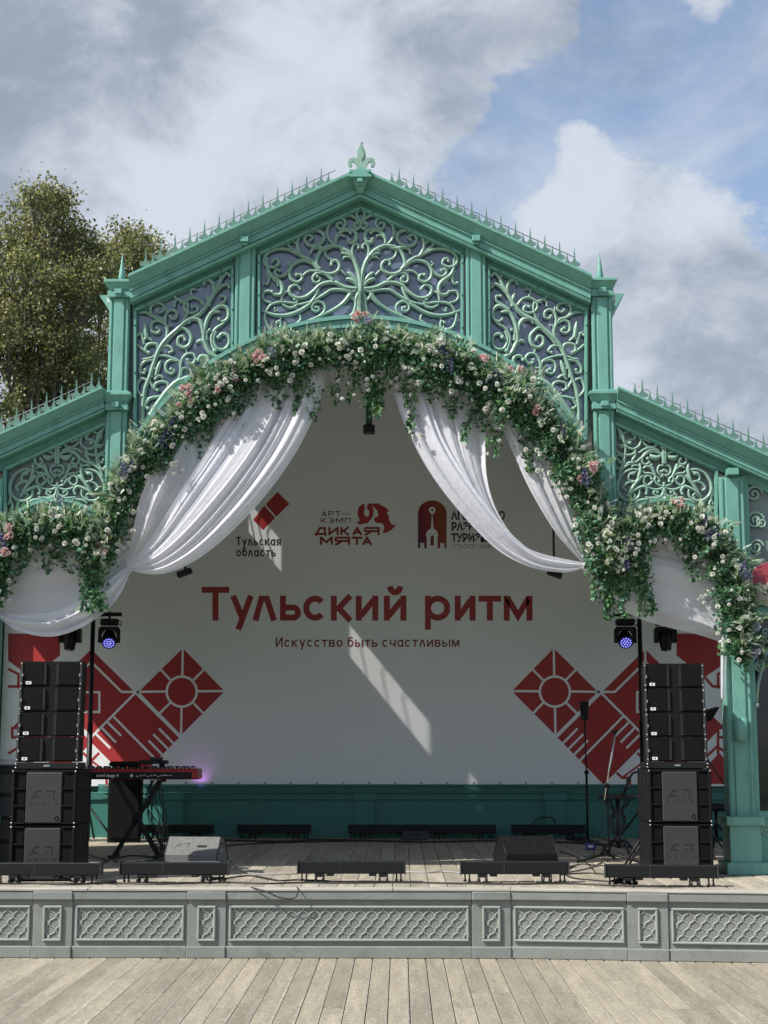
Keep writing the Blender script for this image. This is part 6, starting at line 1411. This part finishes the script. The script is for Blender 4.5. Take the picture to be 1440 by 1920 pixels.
# small stage boxes
for (px, py, col, lab, sz) in ((1107, 1594, (.05, .06, .22), 'small blue stage box among the cables right of the dark wedge', (.10, .06, .07)), (1137, 1596, (.03, .03, .03), 'small black box with a white tag left of the table foot', (.09, .06, .05)), (780, 1570, (.04, .04, .045), 'flat black rack unit with white markings leaning before the back wall', (.30, .05, .10))):
    p = G(px, py); 
    if px == 780: p = Vector((P(780, 1570, BY - .55).x, BY - .55, STZ))
    t = thing('stage_box', lab, 'stage box', p + Vector((0, 0, .003))); mb = MB(); mb.box((0, 0, sz[2] / 2), sz, ch=.006); mk('box_shell', mb, mat('box_%d' % px, col, .5), t)
    mb = MB(); mb.box((.0, -sz[1] / 2 - .002, sz[2] * .55), (sz[0] * .5, .004, sz[2] * .35)); mk('box_label', mb, M_WHITE if px != 780 else M_CAB, t)
# ---- cables on the floor
def cable(label, pts, r=.0065, m=M_CABLE, lift=0.0):
    q = []
    for (x, y) in pts: w = G(x, y); q.append((w.x, w.y, STZ + r + .003 + lift))
    mb = MB(); mb.tube([Vector(c) for c in cr(q, 6)], r, 6); return setp(mk('cable', mb, m), label, 'cable', 'black cables on the stage floor')
cable('thick black cable along the front edge of the stage', [(-40, 1660), (60, 1658.5), (130, 1661), (210, 1658), (300, 1660), (420, 1657), (500, 1659), (560, 1657.5), (660, 1658), (760, 1657), (870, 1659), (960, 1660), (1060, 1659), (1140, 1662), (1240, 1665), (1300, 1664)], .0075)
cable('second black cable crossing behind the middle batten lights', [(420, 1650), (470, 1644), (520, 1653), (560, 1652), (640, 1655)], .007)
cable('grey lead looping from the left wedge towards the stage edge', [(412, 1600), (425, 1606), (440, 1622), (455, 1636), (480, 1640), (520, 1641), (556, 1640)], .006, mat('grey_lead', (.30, .30, .30), .5))
cable('pair of leads running between the two middle batten lights', [(752, 1636), (800, 1638), (830, 1636), (866, 1639)], .006, MATS['grey_lead'])
cable('black cable looping in front of the dark wedge', [(1060, 1630), (1090, 1622), (1130, 1625), (1190, 1622), (1210, 1618)], .006)
cable('black cable curving from the dark wedge to the round table', [(1050, 1597), (1075, 1606), (1098, 1618), (1115, 1636)], .006)
cable('black cable trailing along the foot of the back wall', [(300, 1577), (420, 1578), (520, 1580), (600, 1577), (700, 1579), (800, 1581), (900, 1579), (1000, 1580), (1100, 1584), (1180, 1590)], .012)
cable('black cable running diagonally across the shaded stage on the left', [(400, 1592), (440, 1586), (520, 1582), (600, 1580), (700, 1578)], .008)
cable('black cable running out from under the keyboard stand', [(160, 1600), (190, 1612), (240, 1618), (300, 1614), (340, 1612)], .007)
cable('thin black cable winding from the microphone stand foot to the batten light', [(1130, 1618), (1110, 1628), (1085, 1634), (1060, 1640), (1075, 1648), (1110, 1652), (1150, 1655)], .006)
cable('black cable crossing the sunlit floor in front of the dark wedge', [(1050, 1642), (1100, 1639), (1150, 1641), (1200, 1636)], .0065)
cable('black cable beside the left speaker tower running to the keyboard stand', [(165, 1630), (185, 1622), (215, 1612), (250, 1606), (290, 1610)], .007)
cable('black cable between the left wedge and the back wall', [(318, 1600), (300, 1592), (290, 1584), (330, 1580), (380, 1582)], .007)
mb = MB(); r_ = random.Random(9)
for (px, py, n, rad) in ((198, 1659, 4, .10), (1170, 1660, 7, .11), (405, 1653, 4, .09), (1080, 1578, 6, .12), (60, 1610, 6, .16), (960, 1577, 5, .12)):
    mb = MB(); c = G(px, py)
    for k in range(n):
        a0 = r_.uniform(0, 6); q = [(c.x + (rad * r_.uniform(.5, 1)) * math.cos(a0 + t), c.y + rad * .35 * math.sin(a0 + t) + r_.uniform(-.01, .01), STZ + .010 + k * .006 + r_.uniform(0, .012)) for t in np.linspace(0, 5.6, 9)]
        mb.tube([Vector(v) for v in cr(q, 4)], .006, 5)
    where = {198: 'between the two left batten lights', 1170: 'under the right end batten light', 405: 'under the batten light before the sunlit wedge', 1080: 'by the back wall below the right diamond', 60: 'beside the left speaker tower', 960: 'by the back wall left of the dark wedge'}[px]
    setp(mk('cable_coil', mb, M_CABLE), 'loose coil of black cable ' + where, 'cable coil', 'cable coils on the stage')
# arc of stiff cable behind the right wedge
mb = MB(); a_, b_ = P(995, 1552, BY - .3), P(1043, 1552, BY - .3); mid = P(1022, 1532, BY - .3); mb.tube([Vector(v) for v in cr([tuple(a_ + Vector((0, 0, -.05))), tuple(a_), tuple(P(1005, 1538, BY - .3)), tuple(mid), tuple(P(1038, 1536, BY - .3)), tuple(b_)], 6)], .010, 6); setp(mk('cable', mb, M_CABLE), 'stiff cable arching up behind the dark wedge', 'cable', 'black cables on the stage floor')
# cable hanging over the stage edge
mb = MB(); q = [(470, 1664), (500, 1672), (525, 1683), (552, 1684), (559, 1670), (557, 1664)]
pts = [P(x, y, -.075 if 1668 < y else -.05) for x, y in q]; pts[0].z = pts[-1].z = STZ + .014; pts[0].y = pts[-1].y = -.03
mb.tube([Vector(v) for v in cr([tuple(v) for v in pts], 6)], .005, 6); setp(mk('cable', mb, M_CABLE), 'thin black cable sagging over the stage edge left of centre', 'cable', 'black cables on the stage floor')
# round sign on the screen at the right edge
p = P(1446, 1096, FY + .02); t = thing('round_sign', 'round sign, red above and beige below, cut by the right picture edge', 'sign', p)
mb = MB(); mb.lathe((0, 0, 0), [(.20, -.012), (.20, .012)], 32, Matrix.Rotation(R(90), 3, 'X')); mk('disc', mb, mat('sign_beige', (.52, .48, .40), .5), t)
mb = MB(); c_ = [(.199 * math.cos(R(a)), .199 * math.sin(R(a))) for a in range(-5, 206, 10)] + [(-.12, -.02), (-.05, .0), (-.0, .06), (.1, .02)]
mb.add([Vector((x, -.0135, z)) for x, z in c_], [tuple(range(len(c_)))]); mk('red_field', mb, mat('sign_red', (.33, .05, .07), .5), t)
mb = MB(); e_ = [(-.085, -.03), (-.07, -.05), (-.045, -.05), (-.03, -.03), (-.03, -.075), (-.058, -.105), (-.085, -.075)]; mb.add([Vector((x, -.0135, z)) for x, z in e_], [tuple(range(len(e_)))[::-1]]); mk('mask_print', mb, mat('sign_dark', (.07, .05, .04), .5), t)
# lit batten throwing violet light on the banner foot behind the keyboard
vl = bpy.data.lights.new('batten_glow', 'SPOT'); vl.energy = 1.0; vl.color = (.75, .25, 1.0); vl.spot_size = R(95); vl.spot_blend = 1.0; vl.shadow_soft_size = .03
vo = bpy.data.objects.new('batten_glow', vl); COL.objects.link(vo); a = P(376, 1482, BY - .19); vo.location = a
vo.rotation_euler = (P(374, 1440, YB) - a).to_track_quat('-Z', 'Y').to_euler()
for o in list(bpy.data.objects):
    if '_w' in o: del o['_w']
